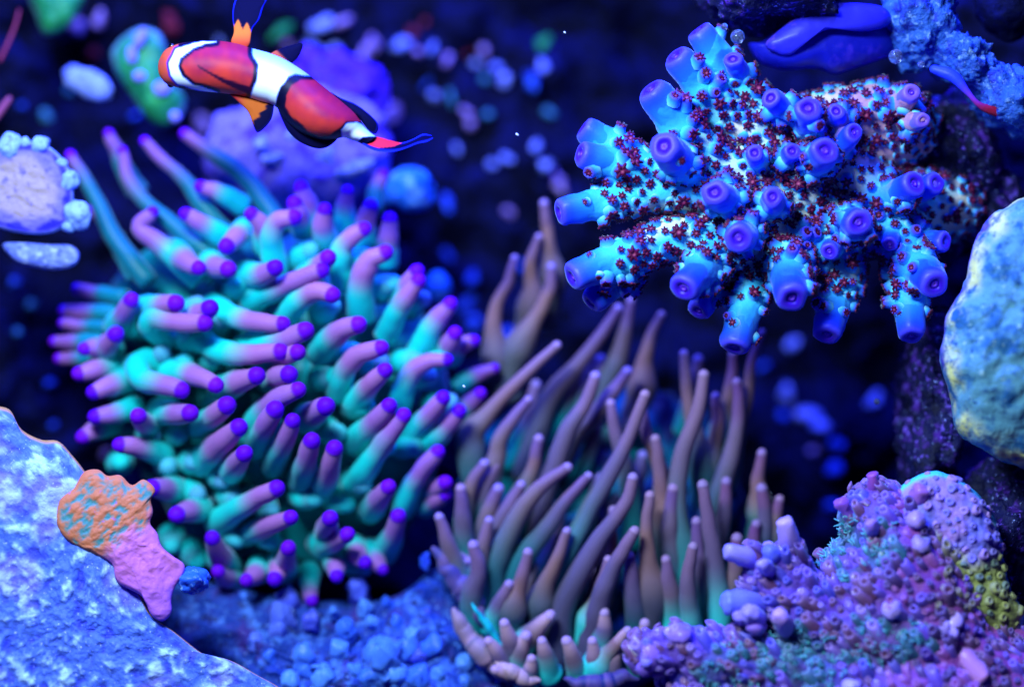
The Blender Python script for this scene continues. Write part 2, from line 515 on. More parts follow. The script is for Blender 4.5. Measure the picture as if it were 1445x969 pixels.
    fin('pectoral_fin', [(326, 62), (330, 45), (328, 25), (330, 5), (340, -14), (362, -18), (378, -6), (372, 10), (366, 28), (356, 42), (352, 64), (340, 72)], (343, 28), DF - 5, 4,
        lambda x, y, t, s, p: mixc(mixc(org, lin('#b83a2c'), smooth(y, 45, 65)), mixc(dark, blu, smooth(t, 0.86, 0.98)), smooth(37 + 5 * math.sin(x * 0.5) + (x - 343) * 0.35 - y, -1, 3)), lambda x, y: -0.25 * max(0, 60 - y))
    fin('pectoral_fin', [(322, 130), (340, 132), (352, 134), (368, 141), (385, 146), (386, 155), (383, 168), (374, 180), (363, 187), (357, 176), (350, 158), (335, 143)], (362, 157), DF + 4, 4,
        lambda x, y, t, s, p: mixc(mixc(orr, lin('#a02430'), smooth(x, 350, 330)), mixc(dark, blu, 0.5 * smooth(t, 0.9, 1.0)), smooth((x - 370) * 0.9 + (y - 158) * 0.75 + 2 * math.sin(y * 0.6), -2.5, 1.5)), lambda x, y: 0.1 * max(0, y - 140))
    fin('pelvic_fin', [(380, 78), (398, 68), (415, 63), (427, 62), (424, 75), (416, 86), (408, 90), (395, 88)], (405, 77), DF - 42, 3,
        lambda x, y, t, s, p: mixc(dark, lin('#b04a38'), smooth(400 - x - (76 - y), 2, 8)))
    fin('anal_fin', [(390, 142), (393, 156), (400, 173), (408, 187), (424, 201), (446, 209.5), (463, 207), (477, 194), (470, 184), (440, 178), (412, 158), (400, 142)], (432, 182), DF + 2, 6,
        lambda x, y, t, s, p: mixc(dark, blu, 0.25 * smooth(t, 0.95, 1)))
    fin('dorsal_fin', [(466, 130), (480, 138), (503, 148), (524, 164), (534, 177), (530, 189), (520, 184), (505, 166), (480, 150)], (510, 163), DF + 4, 6,
        lambda x, y, t, s, p: mixc(dark, blu, 0.6 * smooth(t, 0.88, 1)))
    # tail fin: a curled sheet seen nearly edge-on
    path_lo = [(508, 200), (520, 209), (535, 214), (555, 214), (573, 209), (588, 203), (602, 200), (611, 195)]
    path_up = [(513, 193), (527, 192), (540, 194), (555, 199), (568, 201), (583, 196), (597, 189), (609, 191)]
    a = catmull([Vector((x, y, 0)) for x, y in path_lo], 60); b = catmull([Vector((x, y, 0)) for x, y in path_up], 60)
    V, F, C = [], [], []; NW = 16
    for side in (0, 1):
        for i in range(60):
            u = i / 59; spread = 14 + 26 * smooth(u, 0, 0.7)
            for j in range(NW):
                v = j / (NW - 1); q = a[i].lerp(b[i], v)
                dp = DF + 2 + spread * (0.5 - v) * 1.2 + 14 * math.sin(u * 3.0)
                nrm = (b[i] - a[i]); nl = max(nrm.length, 1)
                V.append(P(q.x, q.y, dp - side * 3.0 * math.sin(math.pi * min(1, u * 1.2 + .1)) - side))
                edge = min(v, 1 - v)
                inner = inpoly(q.x, q.y, [(513, 197), (522, 193.5), (534, 193), (552, 198), (568, 202), (555, 207), (534, 209), (520, 204)])
                k = lin('#d8283c') if inner else mixc(dark, blu, smooth(abs(v - 0.5), 0.2, 0.5) if u > 0.05 else 0)
                if u > 0.82 and 0.3 < v < 0.75 and u < 0.95: k = dark
                C.append(k)
    def idx(s, i, j): return s * 60 * NW + i * NW + j
    for i in range(59):
        for j in range(NW - 1):
            F.append((idx(0, i, j), idx(0, i + 1, j), idx(0, i + 1, j + 1), idx(0, i, j + 1)))
            F.append((idx(1, i, j), idx(1, i, j + 1), idx(1, i + 1, j + 1), idx(1, i + 1, j)))
        for j in (0, NW - 1):
            F.append((idx(0, i, j), idx(1, i, j), idx(1, i + 1, j), idx(0, i + 1, j)))
    part('tail_fin', V, F, M_fin, f, C)
    # eyes sit on the sides of the head, turned away from the viewer
    for (x, y) in ((243, 66), (241, 119)):
        V, F = lump(x, y, DF - 16, 5, 5, 5, 1, 0, sub=2)
        part('eye', V, F, mat('fish_eye', '#05050a', rough=0.1, spec=0.8, coat=0.6), f)
build_fish()

# ------------------------------------------------------------------ anemones
TEAL_D, TEAL, TEAL_L = lin('#00646c'), lin('#00aca8'), lin('#1cecdc')
def tentacle(root, px, dz, r0, r1, stops, tipcol, mt, mtip, tiplen=5.0, bulge=1.35, n=16, sides=14, shoulder=0.0):
    """px: tip-first list of (x,y); dz: (tip depth, base depth)"""
    q = [Vector((x, y, 0)) for x, y in reversed(px)]
    Lp = [0.0]
    for a, b in zip(q, q[1:]): Lp.append(Lp[-1] + (b - a).length)
    tot = Lp[-1] or 1
    pts = []
    for v, l in zip(q, Lp):
        t = l / tot; s = 1 - (1 - t) ** 1.5
        pts.append(P(v.x, v.y, dz[1] + (dz[0] - dz[1]) * s))
    pts = catmull(pts, n)
    # irregular shape of soft tissue
    sd = rng.random() * 50
    for i in range(1, n - 1):
        w = 1.6 * U
        pts[i] += Vector((noise.noise(Vector((i * .35, sd, 0))), noise.noise(Vector((i * .35, sd, 4))), noise.noise(Vector((i * .35, sd, 8))))) * w
    rad, cols = [], []
    for i in range(n):
        t = i / (n - 1)
        r = r0 * bulge * (1 - t) ** 1.8 + r0 * t * (1 - t) * 0.9 + r1 * (1 - (1 - t) ** 1.7)
        r *= 1 + 0.10 * noise.noise(Vector((t * 5, sd, 2)))
        if shoulder: r = r * (1 + 0.45 * math.exp(-((t - shoulder + 0.1) / 0.13) ** 2) - 0.12 * smooth(t, shoulder, shoulder + 0.15))
        rad.append(r)
        cols.append(ramp(stops, t + 0.05 * noise.noise(Vector((t * 4, sd, 5)))))
    V, F, C = tube(pts, rad, sides, cols)
    o = part('tentacle', V, F, mt, root, C, at=pts[0])
    # the tip: a small swollen knob over the last stretch
    fr = (pts[-1] - pts[-2]).normalized(); re = rad[-1]
    tp = [pts[-1] - fr * (tiplen * U) + fr * (tiplen * U * f_) for f_ in (0.0, 0.4, 0.8, 1.0)]
    tp = [p + fr * (0.8 * U) for p in tp]; tr = [re * 0.92, re * 1.035, re * 1.05, re * 1.03]
    V, F, C = tube(tp, tr, sides, [cols[-1], mixc(cols[-1], tipcol, 0.12), mixc(cols[-1], tipcol, 0.75), tipcol])
    part('tip', V, F, mtip, o, C)
    return o

M_tent = mat('tentacle_green', None, rough=0.45, spec=0.4, sss=0.35, sheen=0.3, var=(), bump=((5, 0.3, 1.2, 3),))
M_tip = mat('tentacle_tip', None, rough=0.55, spec=0.15, sss=0.2, bump=((4, 0.2, 0.8, 2),))

def hdome(x, y, cx, cy, rx, ry):
    r2 = ((x - cx) / rx) ** 2 + ((y - cy) / ry) ** 2
    return math.sqrt(max(0.0, 1 - r2))

GREEN = [  # tip-first centre lines of the tentacles
 [(173,214),(180,250),(205,285),(260,330),(330,390)], [(154,190),(163,210),(176,240),(195,272)], [(205,200),(228,225),(262,255),(285,290),(330,340)],
 [(262,190),(300,218),(335,240),(370,280),(400,330)], [(284,264),(310,272),(345,292)], [(100,220),(115,245),(140,290),(165,340),(210,400)],
 [(130,297),(148,315),(168,350),(192,392)], [(215,300),(197,320),(225,345),(285,395)], [(263,303),(290,318),(320,338)], [(320,347),(334,336),(345,322)],
 [(355,303),(370,318),(375,350)], [(414,307),(393,311),(383,335),(390,385)], [(280,378),(264,370),(248,356)], [(322,380),(306,377),(296,368)],
 [(388,378),(372,388),(348,388)], [(453,382),(420,395),(388,409),(350,428)], [(463,364),(446,380),(432,392)], [(468,416),(442,411),(420,425),(402,452)],
 [(185,424),(175,445),(164,462)], [(248,428),(226,432),(203,438)], [(296,435),(280,445),(262,450)], [(288,456),(250,455),(222,449),(211,460),(238,480)],
 [(398,457),(370,455),(333,448),(298,428)], [(430,467),(402,478),(362,487),(340,492)], [(395,496),(352,500),(312,496),(284,480),(268,486)], [(420,497),(390,503),(365,506)],
 [(163,472),(150,490),(143,503)], [(110,408),(140,414),(178,420)], [(91,438),(128,440),(165,443)], [(90,456),(128,460),(166,463)], [(78,482),(108,482),(146,482)],
 [(120,492),(140,490),(160,492)], [(85,506),(118,505),(150,506)], [(113,527),(135,521),(165,512)], [(133,553),(152,545),(184,532)], [(136,588),(158,584),(194,574)],
 [(118,616),(136,606),(160,598)], [(170,628),(196,631),(232,642)], [(195,587),(203,596),(214,602)], [(255,550),(230,542),(202,536),(195,516),(220,507)],
 [(304,543),(285,533),(262,527),(238,524)], [(362,530),(336,540),(312,550)], [(420,550),(395,561),(372,580),(355,606)], [(408,528),(392,530),(378,536)],
 [(268,583),(246,583),(226,579)], [(320,572),(301,588),(278,602)], [(388,578),(375,600),(360,634)], [(337,603),(311,626),(284,652)], [(413,594),(400,625),(384,660)],
 [(460,573),(442,584),(430,592)], [(440,622),(432,650),(424,682)], [(472,633),(465,661),(453,696)], [(513,324),(489,340),(480,368),(486,400)], [(543,357),(521,369),(508,408),(510,448)],
 [(590,397),(566,430),(543,475)], [(635,430),(610,460),(592,496)], [(642,471),(636,484),(628,500)], [(668,481),(646,490),(632,505)], [(505,458),(481,467),(460,486),(452,500)],
 [(537,491),(506,500),(486,524),(476,556)], [(543,523),(525,541),(498,570)], [(630,508),(600,511),(576,534),(562,576)], [(697,520),(671,530),(642,548)], [(677,556),(662,570),(648,588)],
 [(625,562),(605,586),(580,612)], [(549,573),(530,596),(502,624)], [(569,587),(545,620),(520,656),(497,688)], [(647,581),(625,606),(597,634)], [(617,638),(597,661),(580,690),(568,722)],
 [(458,297),(455,318),(462,345)], [(490,271),(486,292),(490,325)], [(523,292),(517,312),(515,345)], [(550,310),(548,335),(545,372)], [(540,248),(530,270),(528,300)], [(425,266),(432,285),(440,318)],
 [(416,288),(420,300),(428,325)], [(588,384),(578,400),(566,425)], [(390,689),(356,706),(326,725),(306,738)], [(410,730),(380,741),(346,754)], [(407,773),(404,790),(406,808)], [(548,687),(536,702),(522,720)],
 [(562,728),(555,755),(541,780)], [(490,754),(475,762),(455,773)], [(466,731),(462,742),(460,756)], [(300,759),(309,780),(322,800)], [(308,806),(318,815),(332,818)], [(348,818),(358,812),(370,800)],
 [(388,816),(392,806),(398,790)], [(440,846),(437,828),(436,806)], [(515,793),(506,785),(496,772)], [(540,803),(530,792),(520,778)], [(475,812),(474,800),(474,784)], [(628,681),(616,688),(604,696)], [(628,698),(614,706),(600,712)],
 [(215,688),(230,690),(248,690)], [(250,726),(265,722),(284,716)], [(345,640),(336,652),(322,668)],
]
def build_green():
    cx, cy, rx, ry = 385, 545, 300, 320
    root = thing('bubble_tip_anemone', 'green anemone with short curled tentacles and bright purple tips', 'anemone', P(395, 850, -170))
    # fleshy disc that the tentacles grow from
    pts = [(170, 380), (240, 330), (330, 320), (430, 330), (520, 370), (590, 440), (630, 520), (625, 610), (600, 700), (560, 770), (480, 805), (380, 815), (300, 790), (235, 720), (185, 640), (160, 540), (155, 450)]
    def dc(x, y, t, side, p):
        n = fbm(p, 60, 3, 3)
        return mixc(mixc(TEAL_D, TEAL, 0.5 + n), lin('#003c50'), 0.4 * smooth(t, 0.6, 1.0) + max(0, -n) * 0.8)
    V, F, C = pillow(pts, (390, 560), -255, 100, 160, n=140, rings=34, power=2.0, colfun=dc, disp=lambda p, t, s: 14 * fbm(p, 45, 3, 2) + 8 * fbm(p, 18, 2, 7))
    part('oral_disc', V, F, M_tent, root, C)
    PUR, MAU = lin('#5a08d8'), lin('#9a62b8')
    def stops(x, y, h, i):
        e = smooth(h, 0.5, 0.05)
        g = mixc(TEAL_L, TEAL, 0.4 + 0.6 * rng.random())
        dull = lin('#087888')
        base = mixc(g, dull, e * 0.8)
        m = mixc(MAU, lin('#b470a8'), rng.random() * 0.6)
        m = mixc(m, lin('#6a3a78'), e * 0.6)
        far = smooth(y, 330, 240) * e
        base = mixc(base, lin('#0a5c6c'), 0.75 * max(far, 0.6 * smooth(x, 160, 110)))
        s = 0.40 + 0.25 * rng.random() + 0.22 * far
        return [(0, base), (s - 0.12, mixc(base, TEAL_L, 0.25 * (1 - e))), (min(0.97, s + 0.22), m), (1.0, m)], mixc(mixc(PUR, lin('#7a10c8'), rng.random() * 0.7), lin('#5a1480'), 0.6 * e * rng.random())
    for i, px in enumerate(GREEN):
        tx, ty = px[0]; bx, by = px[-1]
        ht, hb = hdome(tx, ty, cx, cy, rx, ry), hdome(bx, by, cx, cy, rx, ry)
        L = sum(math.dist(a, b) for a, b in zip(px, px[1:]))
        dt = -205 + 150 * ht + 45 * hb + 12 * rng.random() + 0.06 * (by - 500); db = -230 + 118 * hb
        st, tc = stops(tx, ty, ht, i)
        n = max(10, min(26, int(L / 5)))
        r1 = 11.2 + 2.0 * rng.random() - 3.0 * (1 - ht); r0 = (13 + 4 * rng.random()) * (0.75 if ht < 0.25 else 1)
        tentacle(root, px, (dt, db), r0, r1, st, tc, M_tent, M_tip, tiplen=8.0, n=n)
    # short bubble-like stubs that fill the gaps between the long tentacles
    tips = [p[0] for p in GREEN]; made = []
    tries = 0
    while len(made) < 60 and tries < 4000:
        tries += 1
        a = rng.random() * 2 * math.pi; r = math.sqrt(rng.random())
        x, y = 390 + 235 * r * math.cos(a), 575 + 235 * r * math.sin(a)
        if min(math.dist((x, y), t) for t in tips) < 17 or any(math.dist((x, y), t) < 25 for t in made): continue
        made.append((x, y))
        h = hdome(x, y, cx, cy, rx, ry)
        dx = (x - cx) * 0.06 + 8 + 10 * rng.random(); dy = (y - cy) * 0.08 - 8 * rng.random()
        px = [(x + dx, y + dy), (x + dx * 0.4, y + dy * 0.7), (x, y)]
        g = mixc(TEAL_L, TEAL, 0.3 + 0.7 * rng.random())
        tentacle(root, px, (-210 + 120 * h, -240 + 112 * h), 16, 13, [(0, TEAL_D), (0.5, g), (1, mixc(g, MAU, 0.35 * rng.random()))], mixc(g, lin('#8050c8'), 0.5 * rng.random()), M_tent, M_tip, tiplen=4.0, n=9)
build_green()

BROWN = [
 [(776,868),(755,888),(738,905)], [(742,898),(732,920),(726,940)], [(700,945),(716,950),(735,955)], [(765,905),(770,925),(772,945)], [(800,905),(808,925),(815,950)], [(836,905),(838,930),(836,955)], [(690,905),(700,920),(715,935)], [(868,915),(866,935),(858,958)],
 [(726,365),(716,400),(700,432),(697,470),(703,512),(716,548)], [(778,378),(775,412),(755,450),(727,500),(716,545)], [(785,488),(755,515),(720,550),(685,588),(665,612),(666,660)],
 [(745,565),(725,590),(706,620),(700,648),(688,690)], [(872,436),(850,470),(815,515),(782,552),(765,588),(742,660)], [(840,532),(825,570),(802,606),(786,650),(766,704)],
 [(885,525),(860,560),(836,590),(812,614)], [(933,445),(920,470),(910,510),(905,552),(892,590)], [(890,425),(880,480),(866,520),(848,556)], [(910,558),(890,610),(866,660),(840,703),(815,752),(784,812)],
 [(993,530),(985,580),(966,630),(956,690),(958,742),(970,800)], [(985,508),(981,535),(976,565)], [(800,660),(770,681),(740,714),(716,758),(698,800)], [(830,672),(800,705),(770,746),(733,796)],
 [(893,675),(885,706),(860,741),(830,786),(796,852)], [(1075,470),(1062,510),(1055,560),(1044,602),(1026,662)], [(1034,500),(1031,550),(1018,612)], [(768,288),(774,340),(780,395),(776,440)],
 [(1075,640),(1070,680),(1075,725)], [(683,655),(666,681),(655,728)], [(703,690),(691,718),(684,745)], [(735,685),(716,719),(698,750)], [(917,700),(912,742),(915,792),(922,850)],
 [(992,685),(1000,740),(1010,802),(1016,870)], [(1025,680),(1022,722),(1013,768)], [(983,736),(985,790),(990,830)], [(1067,740),(1062,772),(1060,805)], [(895,750),(870,792),(846,850),(832,910)],
 [(858,790),(845,840),(828,896)], [(888,785),(893,832),(901,890)], [(978,772),(970,820),(975,870),(986,925)], [(718,825),(706,850),(693,880)], [(668,770),(675,802),(664,845)], [(620,730),(630,760),(646,804)],
 [(775,870),(755,890),(733,914)], [(853,865),(852,888),(846,915)], [(910,880),(906,910),(900,940)], [(885,890),(860,920),(826,952)], 
 [(965,500),(970,560),(982,620),(990,680)], [(1010,560),(1012,600),(1000,660)], [(905,570),(915,620),(935,670),(940,720)], [(862,570),(868,610),(880,650),(890,700)],
 [(1040,540),(1042,590),(1030,650),(1010,700)], [(925,620),(930,660),(934,710),(930,760)], [(950,690),(945,740),(950,790)], [(865,720),(862,760),(858,800)], [(760,620),(752,660),(738,700)], [(940,790),(945,830),(950,880)],
 [(1040,760),(1038,800),(1030,850)], [(1075,690),(1080,730),(1075,780)], [(800,750),(785,790),(765,840)], [(745,780),(735,820),(722,860)], [(760,335),(748,372),(752,420),(742,470)], 
 [(1100,705),(1094,735),(1090,770)], [(690,735),(682,770),(676,810)], [(712,880),(720,905),(728,930)], [(750,930),(748,945),(742,960)], [(700,655),(690,675),(680,705)], [(650,690),(652,720),(654,760)],
]
def build_brown():
    root = thing('long_tentacle_anemone', 'brown anemone with long mauve tentacles rising from a teal base', 'anemone', P(840, 960, -120))
    M_b = mat('tentacle_brown', None, rough=0.48, spec=0.35, sss=0.3, sheen=0.2, bump=((5, 0.3, 1.2, 3),))
    pts = [(650, 700), (680, 620), (740, 560), (820, 540), (910, 545), (990, 580), (1035, 650), (1045, 740), (1030, 840), (980, 920), (900, 970), (800, 985), (730, 950), (680, 880), (655, 790)]
    def dc(x, y, t, side, p):
        n = fbm(p, 50, 3, 6)
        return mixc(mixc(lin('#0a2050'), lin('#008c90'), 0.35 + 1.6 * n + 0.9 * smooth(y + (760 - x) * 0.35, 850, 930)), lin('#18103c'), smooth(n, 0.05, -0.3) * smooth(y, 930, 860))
    V, F, C = pillow(pts, (850, 790), -255, 80, 170, n=120, rings=30, power=2.0, colfun=dc, dfun=lambda x, y: 0.22 * (y - 780), disp=lambda p, t, s: 26 * fbm(p, 40, 3, 2) + 12 * fbm(p, 14, 2, 5))
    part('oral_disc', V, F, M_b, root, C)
    # folded edge of the foot
    def fold(pp, w, c0, c1, d, sd):
        q = catmull([P(x, y, d) for x, y in pp], 40)
        q = [p + Vector((fbm(p, 24, 2, sd), fbm(p, 24, 2, sd + 2), fbm(p, 24, 2, sd + 4))) * (9 * U) for p in q]
        V, F, C = tube(q, [w * (0.15 + 0.85 * math.sin(math.pi * (i + .5) / 40) ** 0.7) * (1 + 0.3 * noise.noise(Vector((i * .12, sd, 0)))) for i in range(40)], 14,
                       [mixc(c0, c1, 0.5 + 0.9 * noise.noise(Vector((i * .3, sd, 3)))) for i in range(40)], True, True)
        part('foot_fold', V, F, M_b, root, C)
    fold([(640, 862), (655, 890), (678, 918), (705, 945), (735, 962)], 16, lin('#b890a8'), lin('#7a6a80'), -70, 1)
    fold([(668, 850), (690, 885), (712, 915), (745, 930)], 6, lin('#0090a0'), lin('#18c8c8'), -62, 2)
    fold([(612, 775), (640, 810), (665, 850), (690, 885)], 16, lin('#3a3a88'), lin('#7a6098'), -95, 3)
    fold([(700, 935), (725, 950), (760, 962)], 12, lin('#d8a8b0'), lin('#9a8090'), -48, 5)
    fold([(800, 958), (850, 962), (900, 955)], 14, lin('#1a2c70'), lin('#6a5088'), -40, 6)
    for i, px in enumerate(BROWN):
        tx, ty = px[0]; bx, by = px[-1]
        ux, uy = bx - px[-2][0], by - px[-2][1]; ul = math.hypot(ux, uy)
        wx, wy = 840 - bx, 960 - by; wl = math.hypot(wx, wy) + 1
        L0 = sum(math.dist(a, b) for a, b in zip(px, px[1:]))
        ext = (0.35 * L0 + 25 if by < 880 else 10) if ty > 455 else 18
        vx, vy = 0.65 * ux / ul + 0.35 * wx / wl, 0.65 * uy / ul + 0.35 * wy / wl
        px = list(px) + [(bx + vx * ext * 0.5, by + vy * ext * 0.5), (bx + vx * ext, by + vy * ext)]
        shd = 0.42 + 0.14 * rng.random() if rng.random() < 0.45 and L0 > 80 else 0.0
        L = sum(math.dist(a, b) for a, b in zip(px, px[1:]))
        db = -240 + 0.36 * (by - 520) + 8 * rng.random()
        dt = db + 25 + min(40, L * 0.22)
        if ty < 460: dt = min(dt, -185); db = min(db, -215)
        v = rng.random()
        top = mixc(lin('#74508c'), lin('#8a6680'), v)
        mid = mixc(lin('#6c5a80'), lin('#8a6c72'), rng.random() ** 1.3)
        low = mixc(lin('#0a5c70'), lin('#00908c'), rng.random()) if rng.random() < 0.7 else mixc(lin('#5a4868'), lin('#306070'), rng.random())
        if by > 860: low = TEAL_L if rng.random() < 0.75 else low
        if ty > 860: top = mixc(top, lin('#d8a8b0'), 0.7)
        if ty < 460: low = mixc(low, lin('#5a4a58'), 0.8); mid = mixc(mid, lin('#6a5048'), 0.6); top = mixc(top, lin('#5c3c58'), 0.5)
        if tx > 1000: top = mixc(top, lin('#7a3a78'), 0.5)
        if shd: mid = mixc(mid, lin('#9c6c62'), 0.6)
        sh = 0.32 + 0.22 * rng.random()
        n = max(12, min(30, int(L / 6)))
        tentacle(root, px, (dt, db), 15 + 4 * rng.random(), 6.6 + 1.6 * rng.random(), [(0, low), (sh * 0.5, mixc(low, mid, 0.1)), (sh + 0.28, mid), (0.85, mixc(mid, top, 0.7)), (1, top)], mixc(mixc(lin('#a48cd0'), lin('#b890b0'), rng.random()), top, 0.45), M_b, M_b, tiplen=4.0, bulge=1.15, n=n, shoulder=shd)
    made = []; tries = 0
    while len(made) < 14 and tries < 3000:
        tries += 1
        x, y = 690 + 340 * rng.random(), 600 + 330 * rng.random()
        if hdome(x, y, 860, 770, 200, 210) < 0.1 or any(math.dist((x, y), t) < 26 for t in made): continue
        made.append((x, y)); L = 100 + 70 * rng.random(); a = math.radians(-62 - (x - 690) * 0.09 + 14 * (rng.random() - 0.5))
        px = [(x + L * math.cos(a), y + L * math.sin(a)), (x + L * .5 * math.cos(a) + 5, y + L * .5 * math.sin(a)), (x, y)]
        db = -275 + 0.36 * (y - 520)
        low = mixc(lin('#066a74'), TEAL, rng.random()); top = mixc(lin('#7a5a80'), lin('#6a5a78'), rng.random())
        tentacle(root, px, (db + 18, db), 13, 8.0, [(0, low), (0.3, low), (0.7, mixc(top, lin('#806a70'), 0.5)), (1, top)], mixc(top, lin('#b098d0'), 0.35), M_b, M_b, tiplen=4.0, bulge=1.15, n=14)
build_brown()

# ------------------------------------------------------------------ corals built by fusing branches into one skin
def fuse(chains, voxel):
    """chains: lists of (x,y,d,r) px -> remeshed continuous surface (verts, faces) in metres"""
    bm = bmesh.new()
    for ch in chains:
        q = catmull([P(x, y, d) for x, y, d, r in ch], max(6, len(ch) * 4)) if len(ch) > 1 else [P(*ch[0][:3])]
        rr = [c[3] for c in ch]; n = len(q)
        rad = []
        for i in range(n):
            u = (i / max(1, n - 1)) * (len(rr) - 1); k = min(int(u), len(rr) - 2) if len(rr) > 1 else 0
            rad.append(rr[k] + (rr[k + 1] - rr[k]) * (u - k) if len(rr) > 1 else rr[0])
        if n == 1:
            q = [q[0] - Vector((0.5 * U, 0, 0)), q[0] + Vector((0.5 * U, 0, 0))]; rad = [rad[0]] * 2
        V, F, _ = tube(q, rad, 12, None, True, True)
        vs = [bm.verts.new(v) for v in V]
        for f in F:
            try: bm.faces.new([vs[i] for i in f])
            except ValueError: pass
    me = bpy.data.meshes.new('tmp'); bm.to_mesh(me); bm.free()
    o = bpy.data.objects.new('tmp', me); col.objects.link(o)
    m = o.modifiers.new('r', 'REMESH'); m.mode = 'VOXEL'; m.voxel_size = voxel * U
    s = o.modifiers.new('s', 'SMOOTH'); s.factor = 0.5; s.iterations = 6
    dg = bpy.context.evaluated_depsgraph_get(); ev = o.evaluated_get(dg); em = ev.to_mesh()
    V = [v.co.copy() for v in em.vertices]; N = [v.normal.copy() for v in em.vertices]
    F = [tuple(p.vertices) for p in em.polygons]; ev.to_mesh_clear()
    bpy.data.objects.remove(o); bpy.data.meshes.remove(me)
    return V, F, N

def surface_spots(V, F, spacing, camdir_min, keep, seed):
    """poisson-like spots on the camera-side surface: list of (point, normal)"""
    r = random.Random(seed); eye = Vector((0, -DIST * U, 0)); order = list(range(len(F))); r.shuffle(order)
    cell = spacing * U; grid = {}; out = []
    for fi in order:
        f = F[fi]; c = (V[f[0]] + V[f[1]] + V[f[2]] + V[f[-1]]) / 4 if len(f) == 4 else (V[f[0]] + V[f[1]] + V[f[2]]) / 3
        n = (V[f[1]] - V[f[0]]).cross(V[f[2]] - V[f[0]])
        if n.length == 0: continue
        n.normalize()
        if n.dot((eye - c).normalized()) < camdir_min: continue
        if not keep(c, n): continue
        g = tuple(int(math.floor(k / cell)) for k in c)
        s = cell * (0.8 + 0.45 * r.random())
        if any((c - q).length < s for a in (-1, 0, 1) for b in (-1, 0, 1) for e in (-1, 0, 1) for q in grid.get((g[0] + a, g[1] + b, g[2] + e), ())): continue
        grid.setdefault(g, []).append(c); out.append((c, n))
    return out

def pxof(p):
    f = (DIST + p.y / U) / DIST
    return CX + p.x / U / f, CY - p.z / U / f, -p.y / U

def lathe(profile, sides, wob=0.0, seed=0):
    """profile [(radius px, height px)] about local +Z, metres; returns verts, faces (open bottom)"""
    V, F = [], []
    for k, (r, h) in enumerate(profile):
        for s in range(sides):
            a = 2 * math.pi * s / sides
            w = 1 + wob * noise.noise(Vector((math.cos(a) * 1.3, math.sin(a) * 1.3, seed + h * 0.05)))
            V.append(Vector((r * w * math.cos(a), r * w * math.sin(a), h)) * U)
    n = len(profile)
    for k in range(n - 1):
        for s in range(sides):
            s2 = (s + 1) % sides
            F.append((k * sides + s, k * sides + s2, (k + 1) * sides + s2, (k + 1) * sides + s))
    F.append(tuple((n - 1) * sides + s for s in range(sides)))
    return V, F

def orient(p, n, roll=0.0, scale=1.0):
    q = n.to_track_quat('Z', 'Y')
    return Matrix.Translation(p) @ q.to_matrix().to_4x4() @ Matrix.Rotation(roll, 4, 'Z') @ Matrix.Scale(scale, 4)

def instance(name, me, parent, M):
    """object sharing mesh data, placed at world matrix M under parent (whose world matrix is a pure translation)"""
    o = link(name, me, parent); o.matrix_local = Matrix.Translation(-WORLD[parent.name]) @ M
    return o

